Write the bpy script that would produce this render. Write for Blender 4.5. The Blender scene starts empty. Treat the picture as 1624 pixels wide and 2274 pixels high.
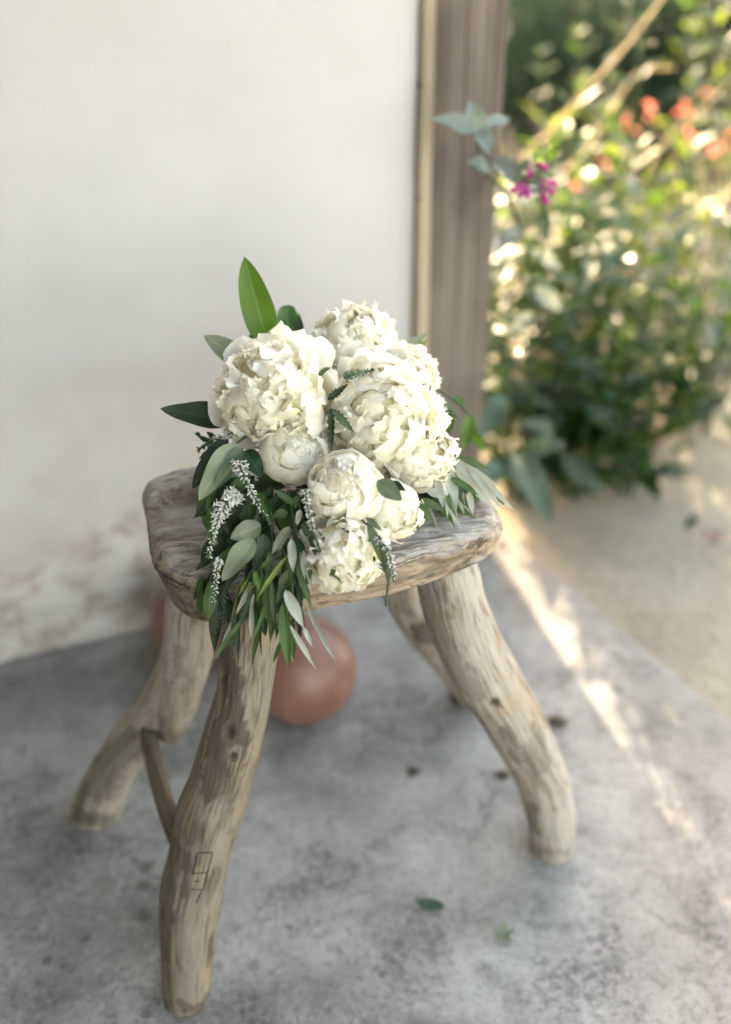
import bpy, math, random
from mathutils import Vector, Matrix, Quaternion, noise as mnoise
from mathutils.bvhtree import BVHTree

# ------------------------------------------------------------------ camera, sky, sun, exposure
scene = bpy.context.scene
C = scene.collection
R = math.radians
CAM_H, PITCH, ROLL, FPX = 1.05, R(33.5), math.atan(38 / 3583), 35 / 24 * 1624
CAM = Vector((0, 0, CAM_H))
FWD = Vector((0, math.cos(PITCH), -math.sin(PITCH)))
_R0 = Vector((1, 0, 0)); _U0 = Vector((0, math.sin(PITCH), math.cos(PITCH)))
RIGHT = _R0 * math.cos(ROLL) - _U0 * math.sin(ROLL)
UP = _R0 * math.sin(ROLL) + _U0 * math.cos(ROLL)
cd = bpy.data.cameras.new('camera'); cam = bpy.data.objects.new('camera', cd); C.objects.link(cam)
cd.sensor_fit = 'HORIZONTAL'; cd.sensor_width = 24; cd.lens = 35; cd.clip_start = .02; cd.clip_end = 500
cd.dof.use_dof = True; cd.dof.focus_distance = .95; cd.dof.aperture_fstop = 1.5
_m = Matrix((RIGHT, UP, -FWD)).transposed().to_4x4(); _m.translation = CAM
cam.matrix_world = _m
scene.camera = cam

SUN_EL = R(19.5)
TO_SUN = Vector((-.26, .966, 0)).normalized() * math.cos(SUN_EL) + Vector((0, 0, math.sin(SUN_EL)))
world = bpy.data.worlds.new('World'); scene.world = world; world.use_nodes = True
wn = world.node_tree.nodes; wl = world.node_tree.links
for n in list(wn): wn.remove(n)
sky = wn.new('ShaderNodeTexSky'); sky.sky_type = 'NISHITA'; sky.sun_disc = False
sky.sun_elevation = SUN_EL; sky.sun_rotation = math.atan2(TO_SUN.x, TO_SUN.y)
sky.air_density = 1.0; sky.dust_density = 2.0; sky.ozone_density = 1.0
wb = wn.new('ShaderNodeMixRGB'); wb.blend_type = 'MULTIPLY'; wb.inputs[0].default_value = 1
wb.inputs[2].default_value = (1.30, 1.0, .74, 1)          # the photo is white-balanced for open shade
bgn = wn.new('ShaderNodeBackground'); bgn.inputs['Strength'].default_value = .15
wo = wn.new('ShaderNodeOutputWorld')
wl.new(sky.outputs[0], wb.inputs[1]); wl.new(wb.outputs[0], bgn.inputs[0]); wl.new(bgn.outputs[0], wo.inputs[0])
sd = bpy.data.lights.new('sun', 'SUN'); sd.energy = 2.0; sd.angle = R(1.0); sd.color = (1, .80, .54)
sun = bpy.data.objects.new('sun', sd); C.objects.link(sun)
sun.rotation_mode = 'QUATERNION'; sun.rotation_quaternion = (-TO_SUN).to_track_quat('-Z', 'Y'); sun.location = (0, 0, 4)
vs = scene.view_settings
vs.view_transform = 'Standard'; vs.look = 'None'; vs.gamma = 1; vs.exposure = 3.5
scene.render.engine = 'CYCLES'
cy = scene.cycles
cy.use_denoising = True; cy.max_bounces = 9; cy.diffuse_bounces = 8; cy.glossy_bounces = 2
cy.transmission_bounces = 5; cy.use_adaptive_sampling = True; cy.adaptive_threshold = .04; cy.transparent_max_bounces = 4; cy.sample_clamp_indirect = 6
cy.caustics_reflective = False; cy.caustics_refractive = False

# ------------------------------------------------------------------ helpers
def rdir(x, y):
    """direction through photo position x,y (1624 x 2274 frame), unit axial depth"""
    return FWD + RIGHT * ((x - 812) / FPX) - UP * ((y - 1137) / FPX)
def P(x, y, D): return CAM + rdir(x, y) * D
def onz(x, y, z=0.0):
    d = rdir(x, y); return CAM + d * ((z - CAM_H) / d.z)
def onplane(x, y, p0, n):
    d = rdir(x, y); return CAM + d * ((p0 - CAM).dot(n) / d.dot(n))
def nz(p, s=1.0, o=0.0): return mnoise.noise(Vector((p[0] * s + o, p[1] * s + o * 1.7, p[2] * s - o)))
W = {}
def put(o, world=None, parent=None):
    C.objects.link(o)
    world = world if world is not None else Matrix.Identity(4)
    W[o] = world
    if parent is not None:
        o.parent = parent; o.matrix_basis = W[parent].inverted() @ world
    else:
        o.matrix_basis = world
    return o
def mesh(name, verts, faces, mat, uv=None, gc=None, fl=None, smooth=True):
    me = bpy.data.meshes.new(name); me.from_pydata([tuple(v) for v in verts], [], faces)
    if mat: me.materials.append(mat)
    if smooth: me.polygons.foreach_set('use_smooth', [True] * len(me.polygons))
    if uv is not None:
        l = me.uv_layers.new(name='UVMap'); d = []
        for lp in me.loops: d += uv[lp.vertex_index]
        l.data.foreach_set('uv', d)
    if gc is not None:
        a = me.attributes.new('gc', 'FLOAT_VECTOR', 'POINT'); d = []
        for g in gc: d += [g[0], g[1], g[2]]
        a.data.foreach_set('vector', d)
    if fl is not None:
        a = me.attributes.new('stain_shade', 'FLOAT', 'POINT'); a.data.foreach_set('value', fl)
    me.update(); return me
def obj(name, me, parent=None, world=None): return put(bpy.data.objects.new(name, me), world, parent)
def tag(o, label=None, cat=None, group=None, kind=None):
    if label: o['label'] = label
    if cat: o['category'] = cat
    if group: o['group'] = group
    if kind: o['kind'] = kind
    return o
def empty(name, loc, label, cat, group=None):
    o = bpy.data.objects.new(name, None); o.empty_display_size = .05
    put(o, Matrix.Translation(Vector(loc))); return tag(o, label, cat, group)
def frame(y, zhint, origin):
    y = y.normalized(); z = zhint - y * zhint.dot(y)
    if z.length < 1e-5: z = Vector((.3, .2, 1)).cross(y)
    z.normalize(); x = y.cross(z)
    m = Matrix((x, y, z)).transposed().to_4x4(); m.translation = origin; return m
def catmull(pts, n):
    out = []; k = len(pts) - 1
    for i in range(n + 1):
        t = i / n * k; j = min(int(t), k - 1); f = t - j
        p0 = pts[max(j - 1, 0)]; p1 = pts[j]; p2 = pts[j + 1]; p3 = pts[min(j + 2, k)]
        out.append([.5 * ((2 * b) + (-a + c) * f + (2 * a - 5 * b + 4 * c - d) * f * f + (-a + 3 * b - 3 * c + d) * f ** 3)
                    for a, b, c, d in zip(p0, p1, p2, p3)])
    return out
def tube(pts, seg=8, n=None, rough=0.0, rs=20., seed=0, cap=True):
    """pts: (x,y,z,r) control points -> verts, faces, grain coordinates"""
    n = n or max(4, len(pts) * 3)
    cs = catmull([list(p) for p in pts], n); V = []; F = []; G = []; s = 0
    ref = Vector((.31, .77, .2)); prev = None
    for i, c in enumerate(cs):
        p = Vector(c[:3]); a = Vector(cs[min(i + 1, n)][:3]) - Vector(cs[max(i - 1, 0)][:3]); a.normalize()
        if prev is not None: s += (p - prev).length
        prev = p
        x = ref - a * ref.dot(a); x.normalize(); y = a.cross(x); ref = x
        for k in range(seg):
            t = 2 * math.pi * k / seg; d = x * math.cos(t) + y * math.sin(t); r = c[3]
            if rough:
                q = (math.cos(t) * .03, math.sin(t) * .03, s * .45)
                r *= 1 + rough * (nz(q, rs, seed) + .5 * nz(q, rs * 2.7, seed + 5) + .22 * nz((q[0], q[1], q[2] * .4), rs * 9, seed + 9))
            V.append(p + d * r); G.append((math.cos(t) * c[3], math.sin(t) * c[3], s + seed))
    for i in range(n):
        for k in range(seg):
            a = i * seg + k; b = i * seg + (k + 1) % seg; F.append((a, b, b + seg, a + seg))
    if cap:
        for i0, rev in ((0, True), (n * seg, False)):
            ring = list(range(i0, i0 + seg)); c = sum((V[j] for j in ring), Vector()) / seg
            ci = len(V); V.append(c); G.append((0, 0, G[i0][2]))
            for k in range(seg):
                f = (ring[k], ring[(k + 1) % seg], ci); F.append(f[::-1] if rev else f)
    return V, F, G
def box(v0, v1):
    (a, b, c), (d, e, f) = v0, v1
    V = [(a, b, c), (d, b, c), (d, e, c), (a, e, c), (a, b, f), (d, b, f), (d, e, f), (a, e, f)]
    return V, [(3, 2, 1, 0), (4, 5, 6, 7), (0, 1, 5, 4), (1, 2, 6, 5), (2, 3, 7, 6), (3, 0, 4, 7)]
class Acc:
    def __init__(s): s.V = []; s.F = []; s.U = []
    def add(s, V, F, U=None, m=None):
        o = len(s.V); s.V += [(m @ Vector(v)) if m is not None else Vector(v) for v in V]
        s.F += [tuple(i + o for i in f) for f in F]
        s.U += list(U) if U else [(0, 0)] * len(V)

# ------------------------------------------------------------------ materials
class NT:
    def __init__(s, name):
        s.m = bpy.data.materials.new(name); s.m.use_nodes = True; s.t = s.m.node_tree
        for n in list(s.t.nodes): s.t.nodes.remove(n)
        s.out = s.n('ShaderNodeOutputMaterial')
    def n(s, typ, inp=None, **kw):
        nd = s.t.nodes.new(typ)
        for k, v in kw.items(): setattr(nd, k, v)
        for k, v in (inp or {}).items(): s.set(nd.inputs[k], v)
        return nd
    def set(s, sock, v):
        if isinstance(v, bpy.types.NodeSocket): s.t.links.new(v, sock)
        elif isinstance(v, bpy.types.Node): s.t.links.new(v.outputs[0], sock)
        else: sock.default_value = v
    def noise(s, vec, scale, det=4, rough=.55, dist=0):
        return s.n('ShaderNodeTexNoise', {'Vector': vec, 'Scale': scale, 'Detail': det, 'Roughness': rough, 'Distortion': dist}).outputs['Fac']
    def ramp(s, fac, stops, interp='LINEAR'):
        r = s.n('ShaderNodeValToRGB', {'Fac': fac}); cr = r.color_ramp; cr.interpolation = interp
        while len(cr.elements) < len(stops): cr.elements.new(.5)
        for e, (p, c) in zip(cr.elements, stops):
            e.position = p; e.color = (c, c, c, 1) if isinstance(c, (int, float)) else (*c, 1)
        return r.outputs[0]
    def mix(s, fac, a, b, mode='MIX'):
        a = (*a, 1) if isinstance(a, tuple) and len(a) == 3 else a; b = (*b, 1) if isinstance(b, tuple) and len(b) == 3 else b
        return s.n('ShaderNodeMixRGB', {0: fac, 1: a, 2: b}, blend_type=mode).outputs[0]
    def math(s, op, a, b=0.0, clamp=False):
        return s.n('ShaderNodeMath', {0: a, 1: b}, operation=op, use_clamp=clamp).outputs[0]
    def map(s, vec, scale=(1, 1, 1), loc=(0, 0, 0)):
        return s.n('ShaderNodeMapping', {'Vector': vec, 'Scale': scale, 'Location': loc}).outputs[0]
    def bump(s, h, strength, dist):
        return s.n('ShaderNodeBump', {'Height': h, 'Strength': strength, 'Distance': dist}).outputs[0]
    def principled(s, col, rough=.6, spec=.5, normal=None, **kw):
        p = s.n('ShaderNodeBsdfPrincipled', {'Base Color': (*col, 1) if isinstance(col, tuple) else col, 'Roughness': rough, 'Specular IOR Level': spec})
        if normal is not None: s.set(p.inputs['Normal'], normal)
        for k, v in kw.items(): s.set(p.inputs[k], v)
        return p.outputs[0]
    def done(s, sh): s.t.links.new(sh, s.out.inputs[0]); return s.m
    def obco(s): return s.n('ShaderNodeTexCoord').outputs['Object']
    def pos(s): return s.n('ShaderNodeNewGeometry').outputs['Position']
    def attr(s, name, o='Vector'): return s.n('ShaderNodeAttribute', attribute_name=name).outputs[o]

def leaf_mat(name, top, under, rough=.42, trans=.28, rib=.5, spec=.5, tcol=None, simple=False):
    t = NT(name); g = t.n('ShaderNodeNewGeometry'); oi = t.n('ShaderNodeObjectInfo')
    uv = t.n('ShaderNodeUVMap'); sx = t.n('ShaderNodeSeparateXYZ', {0: uv.outputs[0]})
    du = t.math('ABSOLUTE', t.math('SUBTRACT', sx.outputs[0], .5))
    col = t.mix(g.outputs['Backfacing'], top, under)
    if simple:      # far, out-of-focus foliage: plain two-sided colour with a little change from leaf to leaf
        hs = t.n('ShaderNodeHueSaturation', {'Hue': t.math('ADD', .485, t.math('MULTIPLY', oi.outputs['Random'], .03)), 'Saturation': 1., 'Value': t.math('ADD', .7, t.math('MULTIPLY', oi.outputs['Random'], .6)), 'Color': col}).outputs[0]
        tr = t.n('ShaderNodeBsdfTranslucent', {'Color': (*(tcol or tuple(min(1, c * 2.6) for c in top)), 1)})
        return t.done(t.n('ShaderNodeMixShader', {0: trans, 1: t.principled(hs, rough, spec), 2: tr.outputs[0]}).outputs[0])
    var = t.noise(t.map(g.outputs['Position']), 60, 3)
    col = t.mix(t.math('MULTIPLY', t.ramp(var, [(.3, 0), (.75, 1)]), .3), col, tuple(min(1, c * 1.5 + .01) for c in top))
    hs = t.n('ShaderNodeHueSaturation', {'Hue': t.math('ADD', .49, t.math('MULTIPLY', oi.outputs['Random'], .025)),
             'Saturation': t.math('ADD', .85, t.math('MULTIPLY', oi.outputs['Random'], .25)),
             'Value': t.math('ADD', .8, t.math('MULTIPLY', oi.outputs['Random'], .45)), 'Color': col}).outputs[0]
    ribf = t.ramp(du, [(.0, rib), (.035, rib * .5), (.06, 0)])
    vein = t.n('ShaderNodeTexWave', {'Vector': t.n('ShaderNodeCombineXYZ', {0: t.math('SUBTRACT', sx.outputs[1], t.math('MULTIPLY', du, .55)), 1: 0., 2: 0.}).outputs[0], 'Scale': 5.0}, bands_direction='X').outputs['Fac']
    hs = t.mix(t.math('MULTIPLY', t.ramp(vein, [(.86, 0), (1, .22)]), rib), hs, tuple(min(1, c * 1.8 + .03) for c in top))
    hs = t.mix(ribf, hs, tuple(min(1, c * 2.2 + .06) for c in top))
    p = t.principled(hs, rough, spec, t.bump(t.math('ADD', t.math('MULTIPLY', ribf, -.6), t.math('MULTIPLY', vein, .25)), .35, .001))
    tr = t.n('ShaderNodeBsdfTranslucent', {'Color': (*(tcol or tuple(min(1, c * 2.6) for c in top)), 1)})
    return t.done(t.n('ShaderNodeMixShader', {0: trans, 1: p, 2: tr.outputs[0]}).outputs[0])

def wood_mat(name, light, mid, dark, zs=5., fine=1.0, warm=(.30, .20, .10), top=False, crack=.5):
    t = NT(name); gc = t.attr('gc'); st = t.attr('stain_shade', 'Fac')
    a = t.noise(t.map(gc, (62, 62, zs * 2.2)), 1, 5, .62, 1.3)
    b = t.noise(t.map(gc, (260, 260, zs * 2.6)), 1, 4, .65, .4)
    big = t.noise(t.map(gc, (22, 22, 11), (3, 1, 7)), 1, 4, .6)
    col = t.ramp(a, [(.22, dark), (.36, mid), (.50, light), (.8, tuple(min(1, c * 1.15) for c in light))])
    col = t.mix(t.ramp(b, [(.34, .55), (.48, 0)]), col, dark, 'MIX')
    col = t.mix(t.math('MULTIPLY', t.ramp(big, [(.5, 0), (.68, 1)]), .5), col, warm)
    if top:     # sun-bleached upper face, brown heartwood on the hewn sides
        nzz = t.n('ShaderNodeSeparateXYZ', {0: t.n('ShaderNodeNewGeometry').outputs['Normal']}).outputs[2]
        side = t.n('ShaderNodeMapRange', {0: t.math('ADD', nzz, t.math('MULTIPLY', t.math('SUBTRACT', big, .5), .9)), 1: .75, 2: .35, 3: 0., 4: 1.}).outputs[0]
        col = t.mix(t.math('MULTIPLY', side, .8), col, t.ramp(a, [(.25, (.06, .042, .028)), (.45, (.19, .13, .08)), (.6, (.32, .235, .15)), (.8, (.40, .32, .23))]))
    crk = t.noise(t.map(gc, (30, 30, 3.2), (5, 5, 5)), 1, 5, .7, 1.0)
    crf = t.math('MULTIPLY', t.ramp(t.math('ABSOLUTE', t.math('SUBTRACT', crk, .5)), [(.0, 1), (.010, .5), (.022, 0)]), t.math('MULTIPLY', t.ramp(big, [(.42, 0), (.55, 1)]), crack))
    col = t.mix(crf, col, (.03, .024, .018))
    wm2 = t.n('ShaderNodeTexVoronoi', {'Vector': t.map(gc, (34, 34, 15)), 'Scale': 1.}, feature='F1').outputs['Distance']
    col = t.mix(t.math('MULTIPLY', t.ramp(wm2, [(.07, .8), (.13, 0)]), crack), col, (.045, .035, .026))
    pale = t.noise(t.map(gc, (30, 30, 14), (9, 4, 2)), 1, 5, .65)
    col = t.mix(t.math('MULTIPLY', t.ramp(pale, [(.55, 0), (.7, 1)]), .45), col, tuple(min(1, c * 1.3 + .02) for c in light))
    col = t.mix(t.math('MULTIPLY', st, t.ramp(a, [(.25, 1), (.75, .8)])), col, (.052, .038, .026))
    spk = t.noise(t.map(gc, (420, 420, 300)), 1, 2)
    col = t.mix(t.ramp(spk, [(.66, 0), (.72, .5)]), col, dark)
    h = t.math('ADD', t.math('MULTIPLY', a, .6), t.math('MULTIPLY', b, .4))
    h = t.math('SUBTRACT', t.math('SUBTRACT', h, t.math('MULTIPLY', st, .35)), t.math('MULTIPLY', crf, .8))
    return t.done(t.principled(col, .72, .3, t.bump(h, .55 * fine, .004)))

def petal_mat(name, tip=(.955, .95, .92), base=(.90, .86, .55)):
    t = NT(name); uv = t.n('ShaderNodeUVMap'); sx = t.n('ShaderNodeSeparateXYZ', {0: uv.outputs[0]}); oi = t.n('ShaderNodeObjectInfo')
    f = t.ramp(sx.outputs[1], [(.02, 1), (.35, .35), (.75, 0)])
    col = t.mix(f, tip, base)
    col = t.mix(t.math('MULTIPLY', oi.outputs['Random'], .25), col, (.90, .90, .88))
    vn = t.noise(t.map(uv.outputs[0], (26, 2.5, 1)), 1, 3)
    sh = t.principled(col, .55, .25, t.bump(vn, .25, .0012))
    tr = t.n('ShaderNodeBsdfTranslucent', {'Color': t.mix(f, (.96, .92, .77), base)})
    return t.done(t.n('ShaderNodeMixShader', {0: .54, 1: sh, 2: tr.outputs[0]}).outputs[0])

M = {}
def mk_plain(name, col, rough=.6, trans=0.0, var=.25, scale=40, spec=.4):
    t = NT(name); v = t.noise(t.pos(), scale, 4)
    c = t.mix(t.math('MULTIPLY', t.ramp(v, [(.3, 0), (.7, 1)]), var), col, tuple(c * .5 for c in col))
    p = t.principled(c, rough, spec, t.bump(v, .2, .002))
    if trans:
        tr = t.n('ShaderNodeBsdfTranslucent', {'Color': (*tuple(min(1, k * 2) for k in col), 1)})
        p = t.n('ShaderNodeMixShader', {0: trans, 1: p, 2: tr.outputs[0]}).outputs[0]
    return t.done(p)
M['bright'] = leaf_mat('leaf_bright_green', (.0569, .1012, .015), (.0764, .1212, .0273), .45, .26, .5, .3)
M['green'] = leaf_mat('leaf_green', (.0417, .0822, .0158), (.0832, .1316, .0396), .48, .25, .5, .3)
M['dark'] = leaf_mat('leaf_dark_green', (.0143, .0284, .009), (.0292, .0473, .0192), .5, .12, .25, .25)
M['grey'] = leaf_mat('leaf_grey_green', (.1751, .1981, .1244), (.2028, .2304, .1567), .55, .2, .35, .3)
M['grey2'] = leaf_mat('leaf_dull_grey_green', (.0632, .0893, .0461), (.0893, .1153, .067), .55, .2, .35, .3)
M['olive'] = leaf_mat('leaf_olive_top', (.0432, .0693, .0186), (.2088, .2264, .1567), .45, .18, .5, .3)
M['silver'] = leaf_mat('leaf_olive_underside', (.2808, .2925, .234), (.0546, .078, .0351), .5, .15, -.0)
M['yellow'] = leaf_mat('leaf_yellow_green', (.152, .184, .04), (.16, .192, .048), .45, .3)
M['sage'] = leaf_mat('leaf_sage', (.052, .084, .060), (.085, .12, .09), .48, .16, .4, .28, (.16, .24, .07), True)
M['garden'] = leaf_mat('leaf_garden_green', (.024, .056, .010), (.045, .078, .018), .40, .30, .4, .22, (.16, .30, .025), True)
M['gold'] = leaf_mat('leaf_garden_yellow', (.045, .085, .013), (.07, .105, .022), .40, .32, .4, .22, (.30, .40, .04), True)
M['palesage'] = leaf_mat('leaf_pale_sage', (.1512, .1872, .1764), (.2016, .2376, .2232), .5, .25, .3, .4, (.2304, .2736, .18), True)
M['deep'] = leaf_mat('leaf_deep_green', (.012, .032, .008), (.024, .045, .014), .36, .22, .4, .25, (.12, .24, .02), True)
M['hedge'] = leaf_mat('leaf_hedge', (.0105, .027, .0105), (.015, .0315, .0135), .6, .10, .1, .4, None, True)
M['petal'] = petal_mat('petal_white')
M['petal_y'] = petal_mat('petal_cream', (.95, .94, .885), (.90, .83, .48))
M['stem'] = mk_plain('stem_green', (.042, .072, .024))
M['stem_dry'] = mk_plain('stem_straw', (.416, .344, .192), .5, .3)
M['calyx'] = mk_plain('calyx_green', (.06, .102, .03))
M['floret'] = mk_plain('floret_white', (.6624, .6624, .598), .6, .2, .1)
M['floret_g'] = mk_plain('floret_green', (.112, .175, .091), .6, .2, .2)
M['stamen'] = mk_plain('stamen_yellow', (.75, .55, .10), .6, .2, .2)
M['magenta'] = mk_plain('floret_magenta', (.42, .03, .25), .5, .3, .2)
M['coral'] = mk_plain('floret_coral', (.75, .22, .16), .5, .35, .2)
M['pinkpetal'] = mk_plain('petal_pink', (.28, .15, .15), .6, .2, .2)
M['seat'] = wood_mat('wood_seat', (.352, .332, .308), (.216, .196, .176), (.056, .0464, .0384), 7, 1.3, top=True, crack=.75)
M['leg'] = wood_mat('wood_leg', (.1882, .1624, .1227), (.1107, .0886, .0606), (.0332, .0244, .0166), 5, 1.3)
M['burn'] = mk_plain('burnt_mark', (.04, .03, .022), .8)
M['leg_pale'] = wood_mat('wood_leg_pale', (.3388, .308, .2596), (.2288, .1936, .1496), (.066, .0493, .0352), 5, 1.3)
M['debris'] = mk_plain('debris_brown', (.06, .045, .03), .8)

# ------------------------------------------------------------------ ground, slab
WA = onz(0, 1462); WB_ = onz(340, 1376)
WD = (WB_ - WA).normalized(); WNRM = Vector((WD.y, -WD.x, 0))       # along the wall / out of the wall
def wpt(s, off, z): return Vector((WA.x, WA.y, 0)) + WD * s + WNRM * off + Vector((0, 0, z))

def mat_concrete():
    t = NT('concrete'); p = t.pos()
    big = t.noise(p, 3.2, 3, .6, .3); med = t.noise(t.map(p, (1, 1, 1), (4, 2, 0)), 11, 5, .70, .4); fine = t.noise(p, 110, 4, .8); spk = t.noise(p, 420, 1, .5)
    col = t.ramp(med, [(.30, (.1617, .1575, .1465)), (.43, (.2638, .2569, .2391)), (.55, (.3404, .3298, .3072)), (.72, (.417, .4036, .3761))])
    col = t.mix(t.math('MULTIPLY', t.ramp(big, [(.46, 0), (.66, 1)]), .5), col, (.1617, .155, .1409))
    dk = t.noise(t.map(p, (1, 1, 1), (9, 5, 0)), 7.5, 5, .75, .5)
    col = t.mix(t.math('MULTIPLY', t.ramp(dk, [(.50, 0), (.62, 1)]), t.ramp(fine, [(.38, .95), (.60, .15)])), col, (.0723, .0721, .0673))
    col = t.mix(t.ramp(fine, [(.32, .65), (.47, 0)]), col, (.1106, .1077, .1006))
    col = t.mix(t.ramp(fine, [(.58, 0), (.72, .5)]), col, (.468, .4517, .4197))
    col = t.mix(t.ramp(spk, [(.62, 0), (.69, .6)]), col, (.0596, .058, .0538))
    ck = t.n('ShaderNodeTexVoronoi', {'Vector': t.n('ShaderNodeVectorMath', {0: p, 1: t.n('ShaderNodeTexNoise', {'Vector': p, 'Scale': 9., 'Detail': 2.}).outputs['Color']}, operation='ADD').outputs[0], 'Scale': 1.7}, feature='DISTANCE_TO_EDGE').outputs['Distance']
    col = t.mix(t.math('MULTIPLY', t.ramp(ck, [(.002, .8), (.006, 0)]), t.ramp(med, [(.4, 0), (.55, 1)])), col, (.0851, .0829, .0752))
    # drip spots beside the front leg, then broad dark patches: stains plus painted shade
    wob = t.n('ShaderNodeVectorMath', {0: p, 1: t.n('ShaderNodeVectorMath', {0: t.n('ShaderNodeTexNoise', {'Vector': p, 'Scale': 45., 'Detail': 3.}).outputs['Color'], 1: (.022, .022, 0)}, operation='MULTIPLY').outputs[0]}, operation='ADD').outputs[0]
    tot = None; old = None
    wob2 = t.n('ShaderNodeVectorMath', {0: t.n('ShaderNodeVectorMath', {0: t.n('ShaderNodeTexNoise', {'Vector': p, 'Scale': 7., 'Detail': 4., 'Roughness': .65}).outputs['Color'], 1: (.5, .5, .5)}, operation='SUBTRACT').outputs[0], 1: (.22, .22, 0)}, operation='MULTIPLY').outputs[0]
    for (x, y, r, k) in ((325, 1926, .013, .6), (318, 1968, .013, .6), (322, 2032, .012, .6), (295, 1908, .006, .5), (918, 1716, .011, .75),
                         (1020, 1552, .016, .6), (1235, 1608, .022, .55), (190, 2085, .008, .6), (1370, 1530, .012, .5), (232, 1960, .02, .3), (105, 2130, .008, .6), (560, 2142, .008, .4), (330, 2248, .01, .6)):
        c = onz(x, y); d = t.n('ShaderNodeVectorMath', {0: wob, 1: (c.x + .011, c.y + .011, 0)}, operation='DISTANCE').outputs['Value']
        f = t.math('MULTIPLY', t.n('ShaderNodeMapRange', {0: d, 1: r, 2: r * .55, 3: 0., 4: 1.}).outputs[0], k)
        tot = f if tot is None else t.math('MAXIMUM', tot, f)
    for (x, y, r, k) in ((110, 1545, .16, .55), (330, 1500, .13, .6), (60, 1900, .13, .5), (80, 2160, .12, .45), (560, 1560, .10, .4), (700, 1680, .13, .42), (950, 1640, .10, .3), (420, 2260, .08, .45), (880, 2080, .07, .45), (780, 2230, .07, .4), (250, 2060, .06, .35)):  # shade at left and under the stool painted in, mixed with stains
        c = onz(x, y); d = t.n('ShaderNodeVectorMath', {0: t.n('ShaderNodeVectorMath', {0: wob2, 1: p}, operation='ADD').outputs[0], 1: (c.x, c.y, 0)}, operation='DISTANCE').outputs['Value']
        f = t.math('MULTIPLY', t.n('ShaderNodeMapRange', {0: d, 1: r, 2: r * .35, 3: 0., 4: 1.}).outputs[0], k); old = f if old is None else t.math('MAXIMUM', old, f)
    col = t.mix(t.math('MULTIPLY', old, t.ramp(fine, [(.35, 1.), (.65, .45)])), col, (.075, .073, .066))  # old: broad dark patches, stains plus painted shade
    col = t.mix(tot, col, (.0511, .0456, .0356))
    h = t.math('ADD', t.math('MULTIPLY', med, .5), t.math('ADD', t.math('MULTIPLY', fine, .22), t.math('MULTIPLY', spk, .12)))
    return t.done(t.principled(col, t.ramp(med, [(.3, .5), (.7, .8)]), .35, t.bump(h, .5, .004)))
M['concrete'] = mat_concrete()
def mat_dirt():
    t = NT('dirt'); p = t.pos()
    a = t.noise(p, 4, 6, .65); f = t.noise(p, 70, 5, .7); s = t.n('ShaderNodeTexVoronoi', {'Vector': p, 'Scale': 95.}).outputs['Distance']
    col = t.ramp(a, [(.3, (.2438, .2117, .1537)), (.55, (.3342, .2964, .2258)), (.75, (.4065, .3716, .2979))])
    far = t.n('ShaderNodeSeparateXYZ', {0: p}).outputs[1]
    col = t.mix(t.n('ShaderNodeMapRange', {0: far, 1: 2.2, 2: 3.0, 3: 0., 4: 1.}).outputs[0], col, t.ramp(f, [(.3, (.1807, .1835, .1777)), (.7, (.3071, .3105, .2979))]))
    col = t.mix(t.ramp(f, [(.3, .5), (.5, 0)]), col, (.0903, .0753, .0528))
    return t.done(t.principled(col, .9, .2, t.bump(t.math('ADD', f, t.math('MULTIPLY', s, .5)), .6, .01)))
M['dirt'] = mat_dirt()

def axis(lo, hi, dense_lo, dense_hi, nd, no):
    a = [lo + (dense_lo - lo) * (1 - (1 - i / no) ** 3) for i in range(no)]
    b = [dense_lo + (dense_hi - dense_lo) * i / nd for i in range(nd)]
    c = [dense_hi + (hi - dense_hi) * (i / no) ** 3 for i in range(no + 1)]
    return a + b + c
xs = axis(-120, 120, -.2, 2.2, 110, 10); ys = axis(-80, 200, .6, 5, 150, 10)
V = [(x, y, -.011 + .004 * nz((x, y, 0), 6) + .0025 * nz((x, y, 3), 25)) for y in ys for x in xs]
nx = len(xs); F = [(j * nx + i, j * nx + i + 1, (j + 1) * nx + i + 1, (j + 1) * nx + i) for j in range(len(ys) - 1) for i in range(nx - 1)]
tag(obj('ground', mesh('ground', V, F, M['dirt'])), kind='structure')

E0 = onz(1140, 1200); E1 = onz(1624, 1602); ED = (E1 - E0).normalized()
def slab():
    # corner where the slab edge meets the wall line, then out past the camera
    den = ED.x * WD.y - ED.y * WD.x; d = WA - E0; k = (d.x * WD.y - d.y * WD.x) / den
    cor = E0 + ED * (k + .02); n = 60; V = []
    for i in range(n + 1):
        q = cor + ED * (4.0 * i / n); q = q + Vector((ED.y, -ED.x, 0)) * -.004 * nz((i * .5, 0, 0), 1.3); V.append(Vector((q.x, q.y, 0)))
    V += [cor + ED * 4.0 - WD * 6, cor - WD * 6]
    k = len(V); top = [Vector((v.x, v.y, 0)) for v in V]; mid = [Vector((v.x, v.y, -.006)) + Vector((-ED.y, ED.x, 0)) * .006 for v in V]
    bot = [Vector((v.x, v.y, -.12)) + Vector((-ED.y, ED.x, 0)) * .006 for v in V]
    F = [tuple(range(k))[::-1]]
    for a, b in ((0, k), (k, 2 * k)): F += [(a + i, a + (i + 1) % k, b + (i + 1) % k, b + i) for i in range(k)]
    return mesh('pavement', top + mid + bot, F, M['concrete'], smooth=False)
tag(obj('pavement', slab()), kind='structure')

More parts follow.
